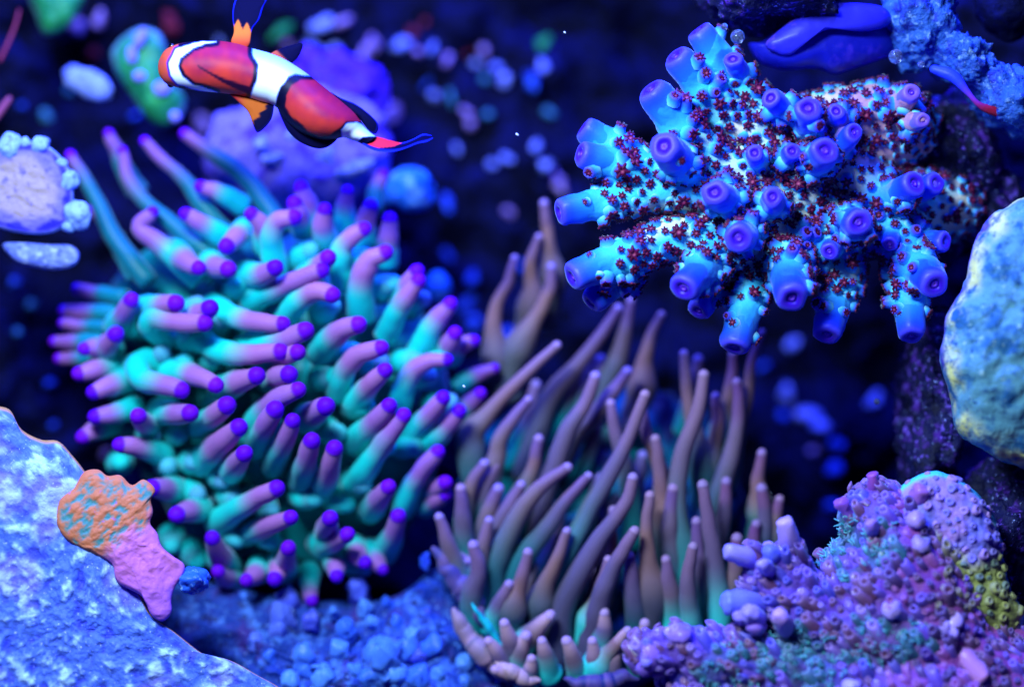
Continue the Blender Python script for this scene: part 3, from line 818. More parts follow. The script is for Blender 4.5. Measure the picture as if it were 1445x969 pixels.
# ---- blue staghorn coral
def build_acropora():
    root = thing('staghorn_coral', 'bright blue staghorn coral with tubular tips and dark red polyps', 'coral', P(1330, 290, -70))
    H = [(1000, 190), (1060, 230), (1120, 260), (1180, 280), (1050, 300), (1110, 330), (1240, 300)]
    # tip x,y,d | root x,y,d | tube radius | tube length fraction
    AX = [(985, 42, 40, 1045, 130, 10, 21), (952, 78, 60, 1030, 165, 15, 23), (918, 124, 70, 1000, 230, 20, 25), (822, 180, 40, 930, 250, 20, 21), (818, 216, 75, 900, 245, 40, 20),
          (788, 300, 70, 930, 268, 25, 21), (806, 392, 85, 950, 335, 25, 23), (832, 428, 40, 880, 385, 20, 20), (963, 408, 120, 1010, 360, 40, 22), (985, 440, 40, 1015, 390, 0, 20),
          (1036, 492, 60, 1062, 400, 10, 23), (1118, 422, 120, 1110, 370, 40, 24), (1166, 474, 50, 1185, 400, -10, 22), (1286, 476, 60, 1280, 375, 0, 21), (1320, 402, 100, 1290, 370, 20, 22),
          (1170, 355, 70, 1178, 345, 10, 14), (1212, 314, 115, 1195, 318, 20, 21), (1292, 258, 80, 1240, 290, -10, 19), (1322, 258, 40, 1275, 280, -30, 17), (1165, 212, 125, 1145, 235, 20, 21),
          (1206, 186, 90, 1165, 225, 10, 16), (1141, 152, 110, 1138, 190, 10, 19), (1087, 138, 100, 1115, 165, 20, 15), (1034, 83, 70, 1045, 110, 20, 14), (936, 206, 125, 965, 235, 40, 23),
          (1008, 272, 125, 1030, 285, 40, 20), (1091, 278, 115, 1090, 295, 35, 16), (1042, 336, 130, 1050, 330, 40, 21), (1287, 130, 60, 1270, 150, 0, 14), (1303, 170, 70, 1275, 175, 0, 12),
          (1180, 157, 85, 1185, 180, 10, 14), (1065, 216, 95, 1068, 235, 20, 13), (1118, 213, 90, 1110, 230, 20, 13), (1335, 340, 40, 1290, 345, -10, 16), (1255, 345, 45, 1260, 330, 10, 12)]
    ch = [
        [(1330, 290, -90, 60), (1220, 290, -45, 58), (1120, 285, -20, 50), (1040, 280, 0, 40)],
        [(1120, 285, -25, 45), (1150, 210, -15, 44), (1210, 160, -20, 42), (1275, 150, -30, 30)],
        [(1150, 210, -15, 40), (1090, 170, 0, 34), (1045, 130, 10, 28), (1010, 85, 24, 21)],
        [(1090, 190, 0, 36), (1030, 165, 15, 30), (985, 118, 42, 24)],
        [(1060, 240, 5, 38), (1000, 230, 20, 32), (955, 175, 50, 27)],
        [(1060, 270, 5, 38), (985, 260, 22, 34), (920, 240, 30, 26), (865, 203, 38, 23)], [(900, 245, 40, 22), (850, 226, 62, 21)],
        [(985, 270, 25, 30), (920, 270, 30, 27), (850, 290, 52, 23)],
        [(1080, 320, 5, 40), (1000, 335, 20, 34), (930, 345, 32, 30), (860, 378, 62, 25)], [(900, 370, 30, 22), (858, 405, 34, 20)],
        [(1060, 350, 10, 34), (1010, 365, 40, 28), (985, 388, 85, 24)], [(1015, 380, 10, 24), (998, 420, 24, 20)],
        [(1090, 350, 5, 34), (1062, 400, 12, 28), (1048, 445, 36, 24)], [(1120, 340, 5, 34), (1112, 372, 45, 28), (1116, 400, 88, 24)],
        [(1180, 330, -10, 34), (1185, 390, -8, 30), (1176, 432, 20, 25)],
        [(1240, 310, -20, 44), (1275, 350, 0, 36), (1283, 400, 20, 27), (1285, 430, 36, 23)], [(1285, 360, 10, 28), (1305, 388, 60, 23)], [(1290, 345, -10, 24), (1318, 342, 15, 18)],
        [(1080, 230, 0, 42), (1060, 300, 5, 42), (1110, 350, 0, 40), (1190, 330, -15, 44), (1220, 260, -20, 46), (1160, 230, -10, 44)],
        [(1120, 180, -15, 36), (1200, 165, -20, 46), (1280, 170, -30, 38)], [(1150, 200, -25, 44), (1230, 205, -35, 42), (1290, 195, -45, 30)],
        [(1240, 290, -15, 30), (1275, 270, 35, 19)], [(1130, 265, -10, 48), (1060, 262, 0, 42)],
    ]
    tips = []
    for a in AX:
        tips.append((P(*a[0:3]), P(*a[3:6]), a[6]))
        q0, q1, r = Vector(a[3:6]), Vector(a[0:3]), a[6]
        e = q1 - (q1 - q0).normalized() * (1.25 * r)
        ch.append([(*q0, r * 1.35), (*q0.lerp(e, 0.5), r * 1.18), (*e, r * 0.99)])
    V, F, N = fuse(ch, 3.2)
    PALE, CYAN, BLUE, PINK = lin('#f0e4c0'), lin('#44d4f2'), lin('#1838ee'), lin('#c888a0')
    def tipcolor(u, face):
        return ramp([(0, lin('#4038f0')), (0.5, mixc(lin('#2a60f4'), BLUE, face)), (1.6, mixc(lin('#2a9af4'), BLUE, 0.75 * face)), (3.0, mixc(CYAN, lin('#2a7cf0'), 0.5 * face)), (3.6, CYAN), (5.4, PALE)], u)
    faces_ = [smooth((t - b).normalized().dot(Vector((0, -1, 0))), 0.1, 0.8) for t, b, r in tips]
    C = []
    for i, v in enumerate(V):
        v2 = v + N[i] * ((2.6 * fbm(v, 14, 3, 4) + 3.5 * fbm(v, 45, 2, 6)) * U); V[i] = v2
        x, y, d = pxof(v2)
        u, fi = min(((v2 - t[0]).length / U / t[2], i2) for i2, t in enumerate(tips))
        k = tipcolor(u * (1 + 0.3 * fbm(v, 40, 2, 2)), faces_[fi])
        k = mixc(k, PINK, 0.9 * smooth(x - y * 0.45 + 60 * fbm(v, 60, 2, 3), 1030, 1160) * smooth(y, 290, 200))
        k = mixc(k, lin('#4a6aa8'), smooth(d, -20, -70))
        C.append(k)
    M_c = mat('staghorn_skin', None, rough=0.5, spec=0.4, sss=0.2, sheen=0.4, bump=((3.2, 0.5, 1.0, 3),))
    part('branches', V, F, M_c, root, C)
    # axial tubes
    M_t = mat('staghorn_tube', None, rough=0.42, spec=0.5, sss=0.2, sheen=0.35, bump=((3, 0.3, 0.7, 3),))
    M_m = mat('staghorn_mouth', None, rough=0.4, sss=0.15, bump=((3, 0.3, 0.6, 2),))
    tubes = []
    for k, (pt, pb, r) in enumerate(tips):
        ax = (pt - pb); L = r * 2.1; ax.normalize()
        base = pt - ax * (L * U)
        prof = [(r * 0.99, 0), (r * 1.02, L * 0.25), (r * 1.0, L * 0.5), (r * 0.98, L * 0.72), (r * 0.95, L * 0.85), (r * 0.88, L * 0.94), (r * 0.78, L * 0.985), (r * 0.62, L * 1.0), (r * 0.46, L * 0.995), (r * 0.35, L * 0.96), (r * 0.29, L * 0.90)]
        lv, lf = lathe(prof, 22, 0.16, k)
        sq = 0.86 + 0.14 * ((k * 37) % 10) / 10
        for v in lv: v.x *= sq + (1 - sq) * (1 - v.z / U / L)
        M = orient(base, ax, k * 1.7)
        wv = [M @ v for v in lv]; cs = []
        for i, v in enumerate(lv):
            ring = i // 22
            c = tipcolor((1 - v.z / U / L) * 2.1, faces_[k])
            if 5 <= ring <= 6: c = mixc(c, lin('#6a64ff'), 0.3)
            if ring == 7: c = lin('#4a2cdc')
            if ring >= 8: c = lin('#3a14c0')
            cs.append(mixc(c, PINK, 0.3) if pxof(pt)[0] > 1250 and pxof(pt)[1] < 200 else c)
        o = part('axial_tube', wv, lf, M_t, root, cs, at=base)
        lv, lf = lathe([(r * 0.31, L * 0.88), (r * 0.26, L * 0.93), (r * 0.17, L * 0.945), (r * 0.08, L * 0.93), (r * 0.04, L * 0.90)], 14, 0.25, k)
        for v in lv: v.x *= sq
        part('mouth', [M @ v for v in lv], lf, M_m, o, [lin('#4a18c0') if i < 42 else lin('#8048d8') for i in range(len(lv))], at=base)
        tubes.append((base, pt, r))
    # radial corallites, each with its polyp
    def clear(c, n):
        for b, t, r in tubes:
            ab = t - b; u = max(0, min(1, (c - b).dot(ab) / ab.length_squared))
            if (c - b - ab * u).length < (r * 1.05 + 4) * U: return False
        return True
    spots = surface_spots(V, F, 15.5, -0.05, clear, 5)
    # corallites on the tubes' flanks
    r2 = random.Random(4)
    for b, t, r in tubes:
        if r < 19: continue
        ab = (t - b).normalized(); L = (t - b).length; s = ab.orthogonal().normalized(); w = ab.cross(s)
        for k in range(4):
            a = r2.random() * 6.28; u = 0.05 + 0.5 * r2.random()
            nn = (s * math.cos(a) + w * math.sin(a))
            if nn.y > 0.3: continue
            spots.append((b + ab * (L * u) + nn * (r * 1.0 * U), (nn + ab * 0.6).normalized()))
    cup_me, pol_me = [], []
    for k in range(4):
        R = 6.4; h = (3.2, 5.0, 7.5, 10)[k]
        prof = [(R * 1.35, -3), (R * 1.15, h * 0.35), (R * 1.02, h * 0.75), (R * 0.9, h), (R * 0.72, h * 1.04), (R * 0.58, h * 0.95), (R * 0.5, h * 0.7)]
        lv, lf = lathe(prof, 10, 0.15, k)
        cs = [ramp([(0, mixc(PALE, CYAN, 0.5 + 0.16 * k)), (0.25, mixc(CYAN, lin('#3a90e8'), 0.25 + 0.2 * k)), (0.6, lin('#3a74ec')), (1, lin('#5a48e4'))], (v.z / U) / h * (0.55 + 0.17 * k)) for v in lv]
        cup_me.append(mesh('corallite', lv, lf, M_t, cs))
    M_pol = mat('polyp_red', None, rough=0.45, spec=0.4)
    RED, RED2 = lin('#4c0830'), lin('#74184a')
    for k in range(5):
        vv, ff, cc = [], [], []
        nt = 6 + k % 3; rr = random.Random(k)
        def cone(p0, p1, ra, rb, c0, c1):
            fr = frames([p0, p1]); i0 = len(vv)
            for q, ra_, f, c in ((p0, ra, fr[0], c0), (p1, rb, fr[1], c1)):
                for s in range(4):
                    a = s * math.pi / 2; vv.append(q + (f[1] * math.cos(a) + f[2] * math.sin(a)) * ra_ * U); cc.append(c)
            for s in range(4): ff.append((i0 + s, i0 + (s + 1) % 4, i0 + 4 + (s + 1) % 4, i0 + 4 + s))
            ff.append((i0 + 4, i0 + 5, i0 + 6, i0 + 7))
        # centre button
        i0 = len(vv); lv, lf = lathe([(5.4, -1.5), (5.2, 1.0), (3.8, 2.4), (2.0, 1.8), (0.7, 0.9)], 8)
        vv += lv; ff += [tuple(i + i0 for i in f) for f in lf]; cc += [RED] * 24 + [RED2] * 8 + [lin('#a84a70')] * 8
        for t in range(nt):
            a = 6.283 * (t + 0.3 * rr.random()) / nt; l = 6.8 + 1.4 * rr.random(); up = 1.6 + 1.8 * rr.random()
            cone(Vector((3 * math.cos(a), 3 * math.sin(a), 1.0)) * U, Vector((l * math.cos(a), l * math.sin(a), up)) * U, 2.3, 1.1, RED, mixc(RED, RED2, rr.random()))
        pol_me.append(mesh('polyp', vv, ff, M_pol, cc))
    # big ones first
    eye = Vector((0, -DIST * U, 0))
    spots.sort(key=lambda s: -s[1].dot((eye - s[0]).normalized()) + 0.25 * (pxof(s[0])[2] < -45))
    extra = []
    for i, (c, n) in enumerate(spots):
        near = min((c - t[0]).length / U for t in tips)
        k = 0 if r2.random() < 0.45 else (1 if r2.random() < 0.6 else 2)
        if near < 75 and r2.random() < 0.55: k = 2 + (r2.random() < 0.45)
        tilt = Vector((r2.random() - .5, r2.random() - .5, r2.random() - .5)) * 0.5
        sc = (0.72 + 0.42 * r2.random()) * (0.9 if near > 60 else 1.0)
        if k >= 2: sc *= 1.3
        M = orient(c, (n + tilt).normalized(), r2.random() * 6.28, sc)
        hh = (3.2, 5.0, 7.5, 10)[k]
        if i < 300:
            o = instance('corallite', cup_me[k], root, M)
            p = link('polyp', pol_me[int(r2.random() * 5)], o)
            p.location = (0, 0, hh * 0.8 * U); p.rotation_euler = (0, 0, r2.random() * 6)
            s_ = (1.08 if near > 55 else 0.72) * (0.85 + 0.3 * r2.random()); p.scale = (s_, s_, s_)
        else:
            extra.append((M, k))
    if extra:
        VV, FF, CC = [], [], []
        for M, k in extra:
            for me, off in ((cup_me[k], 0), (pol_me[k % 5], (3.2, 5.0, 7.5, 10)[k] * 0.8 * U)):
                i0 = len(VV)
                for v, c in zip(me.vertices, me.color_attributes['Col'].data):
                    VV.append(M @ (v.co + Vector((0, 0, off)))); CC.append(tuple(c.color)[:3])
                FF += [tuple(i + i0 for i in p.vertices) for p in me.polygons]
        o = part('small_corallite_cover', VV, FF, M_t, root, CC); o['kind'] = 'stuff'
    print('acropora spots', len(spots))
build_acropora()

# ---- mauve bushy coral, bottom
def build_mauve():
    root = thing('bushy_coral', 'mauve bushy coral with rough scaly branches and pale knob ends', 'coral', P(1330, 1010, 60))
    ch = [
        [(1580, 1050, 20, 150), (1420, 990, 60, 120), (1300, 920, 80, 100), (1235, 835, 90, 80)],
        [(1300, 880, 80, 95), (1270, 790, 90, 80), (1245, 740, 85, 58)], [(1300, 850, 60, 80), (1285, 770, 60, 52)],
        [(1270, 900, 90, 90), (1170, 880, 110, 66), (1110, 845, 120, 44), (1075, 820, 125, 26)], [(1140, 850, 115, 40), (1100, 800, 120, 32), (1072, 785, 125, 20)], [(1120, 820, 115, 32), (1118, 780, 118, 20)],
        [(1300, 990, 100, 100), (1150, 960, 120, 70), (1040, 935, 130, 48), (960, 920, 135, 38), (910, 920, 138, 28)], [(1000, 940, 130, 40), (962, 900, 138, 22)],
        [(1300, 1000, 100, 110), (1100, 1010, 110, 80), (980, 985, 120, 50)],
        [(1340, 880, 80, 60), (1360, 910, 130, 32), (1375, 935, 150, 18)], [(1270, 780, 95, 50), (1230, 720, 95, 30)],
    ]
    V, F, N = fuse(ch, 5.0)
    MV, PK, TE, BR = lin('#6a48b8'), lin('#9c4c98'), lin('#22606c'), lin('#54305c')
    def greenness(p):
        x, y, d = pxof(p)
        g = max(smooth(math.hypot((x - 1215) / 1.1, (y - 775)), 70, 20), 0.8 * smooth(math.hypot((x - 1130) / 1.6, y - 935), 75, 25), 0.75 * smooth(math.hypot((x - 1040) / 1.5, y - 950), 60, 20), 0.7 * smooth(math.hypot((x - 1250) / 1.6, y - 905), 60, 20))
        return g * smooth(fbm(p, 30, 3, 3), -0.35, 0.2)
    C = []
    for i, v in enumerate(V):
        V[i] = v = v + N[i] * ((8 * fbm(v, 34, 3, 4) + 4 * fbm(v, 12, 2, 6)) * U)
        x, y, d = pxof(v)
        k = mixc(MV, PK, smooth(x + 120 * fbm(v, 90, 2, 3), 1150, 1380))
        k = mixc(k, BR, smooth(fbm(v, 40, 3, 9), 0.0, 0.4) * 0.8)
        k = mixc(k, TE, 0.75 * greenness(v))
        C.append(k)
    M_b = mat('bushy_skin', None, rough=0.5, spec=0.5, sss=0.1, sheen=0.2, var=((5, '#3a2a70', 0.56, 0.72),), bump=((5, 0.8, 2.4, 4),))
    part('branches', V, F, M_b, root, C)
    M_k = mat('bushy_knob', None, rough=0.36, spec=0.55, sss=0.25, coat=0.15, sheen=0.25, bump=((6, 0.35, 1.2, 3),))
    KN = [((1030, 778), (1072, 792), 150, 13, '#a894f0'), ((1107, 738), (1118, 778), 140, 13, '#c09ae8'), ((1028, 850), (1078, 846), 150, 17, '#7a80f0'), ((900, 926), (935, 920), 158, 21, '#a070e0'),
          ((958, 886), (962, 905), 165, 15, '#a078e8'), ((1232, 672), (1236, 705), 110, 10, '#a050b0'), ((1187, 708), (1205, 738), 115, 9, '#9a58c0'), ((1300, 690), (1290, 715), 130, 13, '#a868b8'),
          ((1295, 728), (1290, 738), 155, 12, '#b08ae0'), ((1303, 763), (1296, 775), 160, 13, '#b090f0'), ((1228, 737), (1232, 750), 150, 10, '#a478e0'), ((1258, 855), (1258, 862), 178, 13, '#b898f0'),
          ((1342, 870), (1345, 882), 170, 14, '#d0a8f0'), ((1332, 882), (1338, 890), 172, 8, '#b898f0'), ((1345, 892), (1345, 896), 176, 8, '#b898f0'), ((1385, 952), (1350, 915), 175, 13, '#d890c8'),
          ((1098, 863), (1108, 885), 180, 11, '#c898e8'), ((1075, 795), (1085, 805), 165, 10, '#a890f0'), ((1055, 860), (1065, 872), 172, 13, '#a088f0'), ((1200, 965), (1203, 975), 195, 11, '#b8a0f4'),
          ((905, 945), (912, 940), 165, 10, '#9068d8'), ((910, 935), (916, 932), 172, 8, '#8a78e8'), ((1085, 775), (1092, 790), 150, 12, '#6a70e8'), ((1040, 868), (1050, 872), 160, 9, '#9a80e8'), ((1062, 885), (1070, 886), 168, 10, '#9068d0')]
    for k, (a, b, d, r, hx) in enumerate(KN):
        L = math.dist(a, b); nn = 8
        if L > 25: a = (a[0] + (a[0] - b[0]) * 0.15, a[1] + (a[1] - b[1]) * 0.15)
        q = catmull([P(b[0], b[1], d - 30), P((a[0] * .5 + b[0] * .5), (a[1] * .5 + b[1] * .5), d - 8), P(a[0], a[1], d)], nn)
        q2 = q[:-1] + [q[-1] - (q[-1] - q[-2]).normalized() * (r * 0.4 * U)]
        c = lin(hx)
        V2, F2, C2 = tube(q2, [r * (1.2 - 0.3 * i / 7) * (1 + 0.2 * noise.noise(Vector((i * .9, k, 0)))) for i in range(nn)], 18, [mixc(mixc(c, MV, 0.5), c, i / 7) for i in range(nn)], flat=0.5 if L > 25 else 0.8)
        V2 = [v + Vector((noise.noise(v / (10 * U)), noise.noise(v / (10 * U) + Vector((5, 0, 0))), noise.noise(v / (10 * U) + Vector((0, 5, 0))))) * (3.2 * U) for v in V2]
        part('branch_tip', V2, F2, M_k, root, C2, at=q[0])
    # scale-like cups in a few pigments: 0 mauve, 1 pink, 2 brown, 3 blue-violet, 4 pale, 5 dark plum, 6 grey-green
    spots = surface_spots(V, F, 12.5, -0.1, lambda c, n: True, 9)
    cups = []
    pal = (lin('#7c50cc'), lin('#b458ac'), lin('#824a68'), lin('#5450d4'), lin('#a880e4'), lin('#502470'), lin('#2c7c84'), lin('#a89a50'))
    for k in range(24):
        R = 6.0; h = 5.5 + 2.0 * (k % 3)
        lv, lf = lathe([(R * 1.3, -3), (R * 1.12, h * 0.35), (R * 0.96, h * 0.75), (R * 0.84, h), (R * 0.64, h * 1.0), (R * 0.46, h * 0.7)], 9, 0.3, k)
        for v in lv: v.x = v.x * (0.8 + 0.1 * (k % 3)) + v.z * (0.75 + 0.15 * (k % 3)); v.z *= 0.9          # lean: scale-like
        ca = pal[k // 3]
        cs = [mixc(mixc(ca, lin('#2a1848'), 0.55), mixc(ca, lin('#b8a0f0'), 0.3), max(0.0, (v.z / U) / h) ** 1.5) if i < 45 else mixc(ca, lin('#1a1038'), 0.45) for i, v in enumerate(lv)]
        cups.append(mesh('corallite', lv, lf, M_k, cs))
    r3 = random.Random(8); eye = Vector((0, -DIST * U, 0))
    def shows(s):
        x, y, d = pxof(s[0]); inside = -20 < x < 1465 and -20 < y < 989
        return -(s[1].dot((eye - s[0]).normalized())) + (0 if inside else 10) + (0.0012 * (1400 - d * 10) / 10)
    spots.sort(key=shows); extra = []; tufts = []
    for i, (c, n) in enumerate(spots):
        lean = Vector((-0.5 + 0.3 * (r3.random() - .5), -0.2, 0.55 * r3.random() + 0.1))
        nn = (n + lean * 0.6).normalized(); sc = 0.6 + 0.8 * r3.random() ** 1.6
        zx = Vector((-0.6 + 0.5 * (r3.random() - .5), 0.2 * (r3.random() - .5), 0.8 + 0.5 * (r3.random() - .5)))
        zx = (zx - nn * zx.dot(nn)).normalized(); zy = nn.cross(zx)
        M = Matrix.Translation(c) @ Matrix((zx, zy, nn)).transposed().to_4x4() @ Matrix.Scale(sc, 4)
        x, y, d = pxof(c); g = greenness(c); u = r3.random()
        fx = fbm(c, 55, 2, 12)
        if g > 0.3 and u < 0.75: kk = 6
        elif x > 1320 and y < 860 and fx > -0.1: kk = 7 if u < 0.5 else 2
        elif x > 1250 and fx + 0.3 * (u - .5) > 0.0: kk = 1 if u < 0.65 else 5
        elif fx < -0.12: kk = 5 if u < 0.4 else 2
        else: kk = (0, 0, 3, 4, 2)[int(u * 5)]
        k = kk * 3 + int(r3.random() * 3)
        if g > 0.25 and r3.random() < g + 0.2: tufts.append((c, nn))
        if i < 300: instance('corallite', cups[k], root, M)
        elif -60 < x < 1520 and y < 1040: extra.append((M, k))
    VV, FF, CC = [], [], []
    for M, k in extra:
        me = cups[k]; i0 = len(VV)
        for v, c in zip(me.vertices, me.color_attributes['Col'].data): VV.append(M @ v.co); CC.append(tuple(c.color)[:3])
        FF += [tuple(i + i0 for i in p.vertices) for p in me.polygons]
    o = part('small_corallite_cover', VV, FF, M_k, root, CC); o['kind'] = 'stuff'
    VV, FF, CC = [], [], []
    for c, n in tufts:
        for t in range(7):
            a = Vector((r3.random() - .5, r3.random() - .5, r3.random() - .5)) * 10 * U
            dirv = (n + Vector((r3.random() - .5, r3.random() - .5, r3.random() - .5)) * 1.3).normalized()
            p0 = c + a; p1 = p0 + dirv * ((6 + 6 * r3.random()) * U); fr = frames([p0, p1]); i0 = len(VV)
            k = mixc(lin('#1a8a90'), lin('#70d0d0'), r3.random())
            for q, ra in ((p0, 1.1), (p1, 0.6)):
                for s in range(3):
                    an = s * 2.094; VV.append(q + (fr[0][1] * math.cos(an) + fr[0][2] * math.sin(an)) * (ra * U)); CC.append(k)
            for s in range(3): FF.append((i0 + s, i0 + (s + 1) % 3, i0 + 3 + (s + 1) % 3, i0 + 3 + s))
            FF.append((i0 + 3, i0 + 4, i0 + 5))
    o = part('polyp_fuzz', VV, FF, M_k, root, CC); o['kind'] = 'stuff'
    print('mauve spots', len(spots), 'tufts', len(tufts))
build_mauve()

# pale growing rim behind the mauve coral
def rim_col(x, y, t, side, p):
    c = mixc(lin('#7a78d8'), lin('#b888c8'), 0.5 + 1.2 * fbm(p, 40, 2, 3))
    c = mixc(c, lin('#a4a858'), smooth(y + 30 * fbm(p, 40, 2, 4), 760, 805))
    c = mixc(c, lin('#50e0f0'), smooth(t, 0.93, 0.985))
    return c
V, F, C = pillow([(1262, 700), (1285, 676), (1320, 666), (1355, 678), (1390, 708), (1412, 755), (1418, 800), (1428, 835), (1445, 865), (1430, 900), (1380, 900), (1320, 860), (1275, 790), (1260, 740)], (1345, 790), 88, 48, 80, n=130, rings=36, power=2.8,
                 colfun=rim_col, disp=lambda p, t, s: 8 * fbm(p, 28, 3, 3) + 7.0 * abs(fbm(p, 11, 2, 6)))
M_rim = mat('plating_rim', None, rough=0.5, sss=0.15, spec=0.4, bump=((6, 0.8, 2.4, 3),))
pc = thing('plating_coral', 'pale coral lip with cyan edge and yellow flank behind the mauve coral', 'coral', P(1380, 900, 60))
part('lip', V, F, M_rim, pc, C)
rimcups = []
for k, hx in enumerate(('#8a7cd0', '#b088c8', '#a8a860', '#7a8a70')):
    lv, lf = lathe([(6.5, -2), (5.8, 2.0), (4.6, 3.6), (3.2, 3.8), (2.2, 2.4)], 9, 0.3, k + 3)
    rimcups.append(mesh('corallite', lv, lf, M_rim, [mixc(lin(hx), lin('#5a4888'), 0.5 if i >= 36 else 0.35 * (i < 9)) for i in range(len(lv))]))
r5 = random.Random(3)
for c, n in surface_spots(V, F, 15, 0.15, lambda c, n: pxof(c)[0] < 1446, 12):
    x, y, d = pxof(c)
    k = (2 + (r5.random() < 0.4)) if y > 785 + 30 * (r5.random() - .5) else int(r5.random() * 2)
    instance('corallite', rimcups[k], pc, orient(c, n, r5.random() * 6, 0.6 + 0.7 * r5.random()))

# ------------------------------------------------------------------ pale plate coral and the orange crust
PLATE = [(-60, 545), (-10, 570), (14, 578), (30, 605), (58, 620), (82, 622), (102, 642), (122, 668), (138, 700), (152, 740), (164, 780), (178, 815), (196, 836), (214, 868), (245, 890), (290, 924), (322, 930), (360, 950), (410, 985), (430, 1060), (300, 1160), (60, 1180), (-120, 1080), (-150, 800), (-120, 600)]
def plate_d(x, y): return 0.16 * (-(x - 150) * 0.75 + (y - 760) * 0.66)
def plate_col(x, y, t, side, p):
    n = fbm(p, 17, 4, 3) * 1.1; n2 = fbm(p, 80, 3, 5)
    c = mixc(lin('#5070d8'), lin('#b8dcff'), smooth(n + 0.5 * n2, 0.0, 0.45))
    c = mixc(c, lin('#3a48d0'), smooth(-n + 0.3 * n2, 0.05, 0.35))
    c = mixc(c, lin('#9a8cf0'), 0.5 * smooth(n2, 0.0, 0.4))
    return mixc(c, lin('#c08850'), smooth(t, 0.976, 0.988))
V, F, C = pillow(PLATE, (100, 880), 60, 26, 40, n=360, rings=130, power=3.5, dfun=plate_d, colfun=plate_col, disp=lambda p, t, s: (9 * fbm(p, 17, 4, 3) + 4 * fbm(p, 60, 2, 8)) * smooth(1 - t, 0.0, 0.05) if s == 1 else 0)
solo('plate_coral', V, F, mat('plate_skin', None, rough=0.55, spec=0.4, sss=0.1, var=((7, '#3a4ad0', 0.6, 0.8), (5, '#f0faff', 0.64, 0.78)), bump=((6, 0.9, 3, 4),)), 'grainy pale blue plate coral with a thin brown growing edge', 'coral', colors=C)

def crust_f(p):
    q = Vector((p.x * 0.8 + p.z * 0.6, p.y, (-p.x * 0.6 + p.z * 0.8) * 0.0 + (p.z * 0.8 - p.x * 0.6) * 2.0))
    return fbm(q, 17, 3, 4)
def crust_col(x, y, t, side, p):
    n = crust_f(p)
    c = mixc(lin('#4a8888'), lin('#cc7450'), max(smooth(n, -0.22, 0.06), smooth(t + 0.1 * fbm(p, 16, 2, 9), 0.9, 0.97)))
    pk = mixc(lin('#cc70c0'), lin('#a460dc'), smooth(y, 800, 850) * 0.6)
    c = mixc(c, pk, smooth(y * 0.75 + x * 0.65 + 30 * fbm(p, 30, 3, 3), 668, 704))
    return mixc(c, lin('#2a48e0'), smooth(x * 0.9 + y * 0.35 + 16 * fbm(p, 24, 2, 5), 508, 530))
V, F, C = pillow([(118, 666), (138, 662), (152, 671), (170, 670), (186, 684), (203, 676), (219, 690), (213, 704), (216, 722), (212, 738), (222, 752), (228, 770), (244, 784), (260, 796), (258, 812), (248, 826), (242, 845), (242, 864), (230, 876), (214, 868), (206, 850), (196, 838), (165, 820), (158, 795), (130, 780), (96, 762), (80, 738), (84, 706), (104, 688)], (165, 750), 83, 13, 34, n=180, rings=70, power=2.6, dfun=plate_d,
                 colfun=crust_col, disp=lambda p, t, s: (4 * crust_f(p) if (pxof(p)[1] < 770) else 7 * fbm(p, 20, 4, 3)) * smooth(1 - t, 0, 0.1) if s == 1 else 0)
solo('encrusting_coral', V, F, mat('crust_skin', None, rough=0.55, sss=0.1, spec=0.3, var=((9, '#8a5ad0', 0.62, 0.85),), bump=((6, 0.7, 2.0, 5),)), 'orange and pink encrusting coral on the edge of the pale plate', 'coral', colors=C)

V, F = lump(272, 818, 60, 22, 17, 24, 31, 0.35, sub=4, rot=-0.3)
solo('coral_nub', V, F, mat('nub_blue', '#2a60e0', rough=0.4, sss=0.2, var=((10, '#90c0ff', 0.58, 0.7),), bump=((6, .6, 2, 3),)), 'small bright blue coral nub beside the pink crust', 'coral')
# ------------------------------------------------------------------ blue rubble mound with knobs between plate and anemones
M_mound = mat('mound', '#1c3a94', rough=0.6, spec=0.4, var=((30, '#4a78d0', 0.5, 0.66), (16, '#0c1450', 0.54, 0.66), (50, '#3a2a80', 0.54, 0.7), (8, '#6a94e0', 0.62, 0.74)), bump=((14, 1.0, 6, 5), (4, 0.6, 2, 3)))
mound = thing('button_polyp_mound', 'blue rubble mound covered in small round button polyps', 'coral', P(520, 1040, -60))
V, F, _ = pillow([(150, 800), (240, 815), (300, 822), (380, 838), (470, 850), (560, 840), (620, 800), (660, 830), (700, 900), (730, 960), (720, 1080), (500, 1140), (300, 1080), (180, 960), (130, 870)], (470, 960), -145, 80, 150, n=150, rings=40, power=2.2,
                 dfun=lambda x, y: 0.25 * (y - 930), disp=lambda p, t, s: 34 * fbm(p, 60, 4, 2) + 16 * abs(fbm(p, 20, 3, 6)))
part('rubble_base', V, F, M_mound, mound)
M_knob = mat('button_polyp', None, rough=0.4, spec=0.5, sss=0.2, sheen=0.2, bump=((5, 0.4, 1.4, 3),))
KB = [(405, 845, 13), (398, 868, 14), (392, 890, 12), (440, 872, 11), (488, 885, 15), (428, 922, 14), (430, 945, 12), (540, 925, 22), (575, 910, 13), (592, 925, 11), (610, 910, 14), (515, 855, 10), (525, 878, 9), (655, 935, 12), (560, 878, 9), (580, 895, 10), (320, 850, 10), (338, 862, 8), (345, 842, 8), (455, 955, 14), (500, 945, 13), (520, 955, 16), (360, 905, 11), (330, 890, 10), (640, 905, 9), (625, 880, 8), (600, 868, 9), (480, 915, 11), (380, 925, 10), (560, 950, 14), (590, 955, 13), (620, 950, 12), (655, 960, 12), (505, 830, 12), (470, 862, 8), (545, 850, 9), (300, 865, 9), (285, 850, 8), (685, 950, 10), (410, 960, 12)]
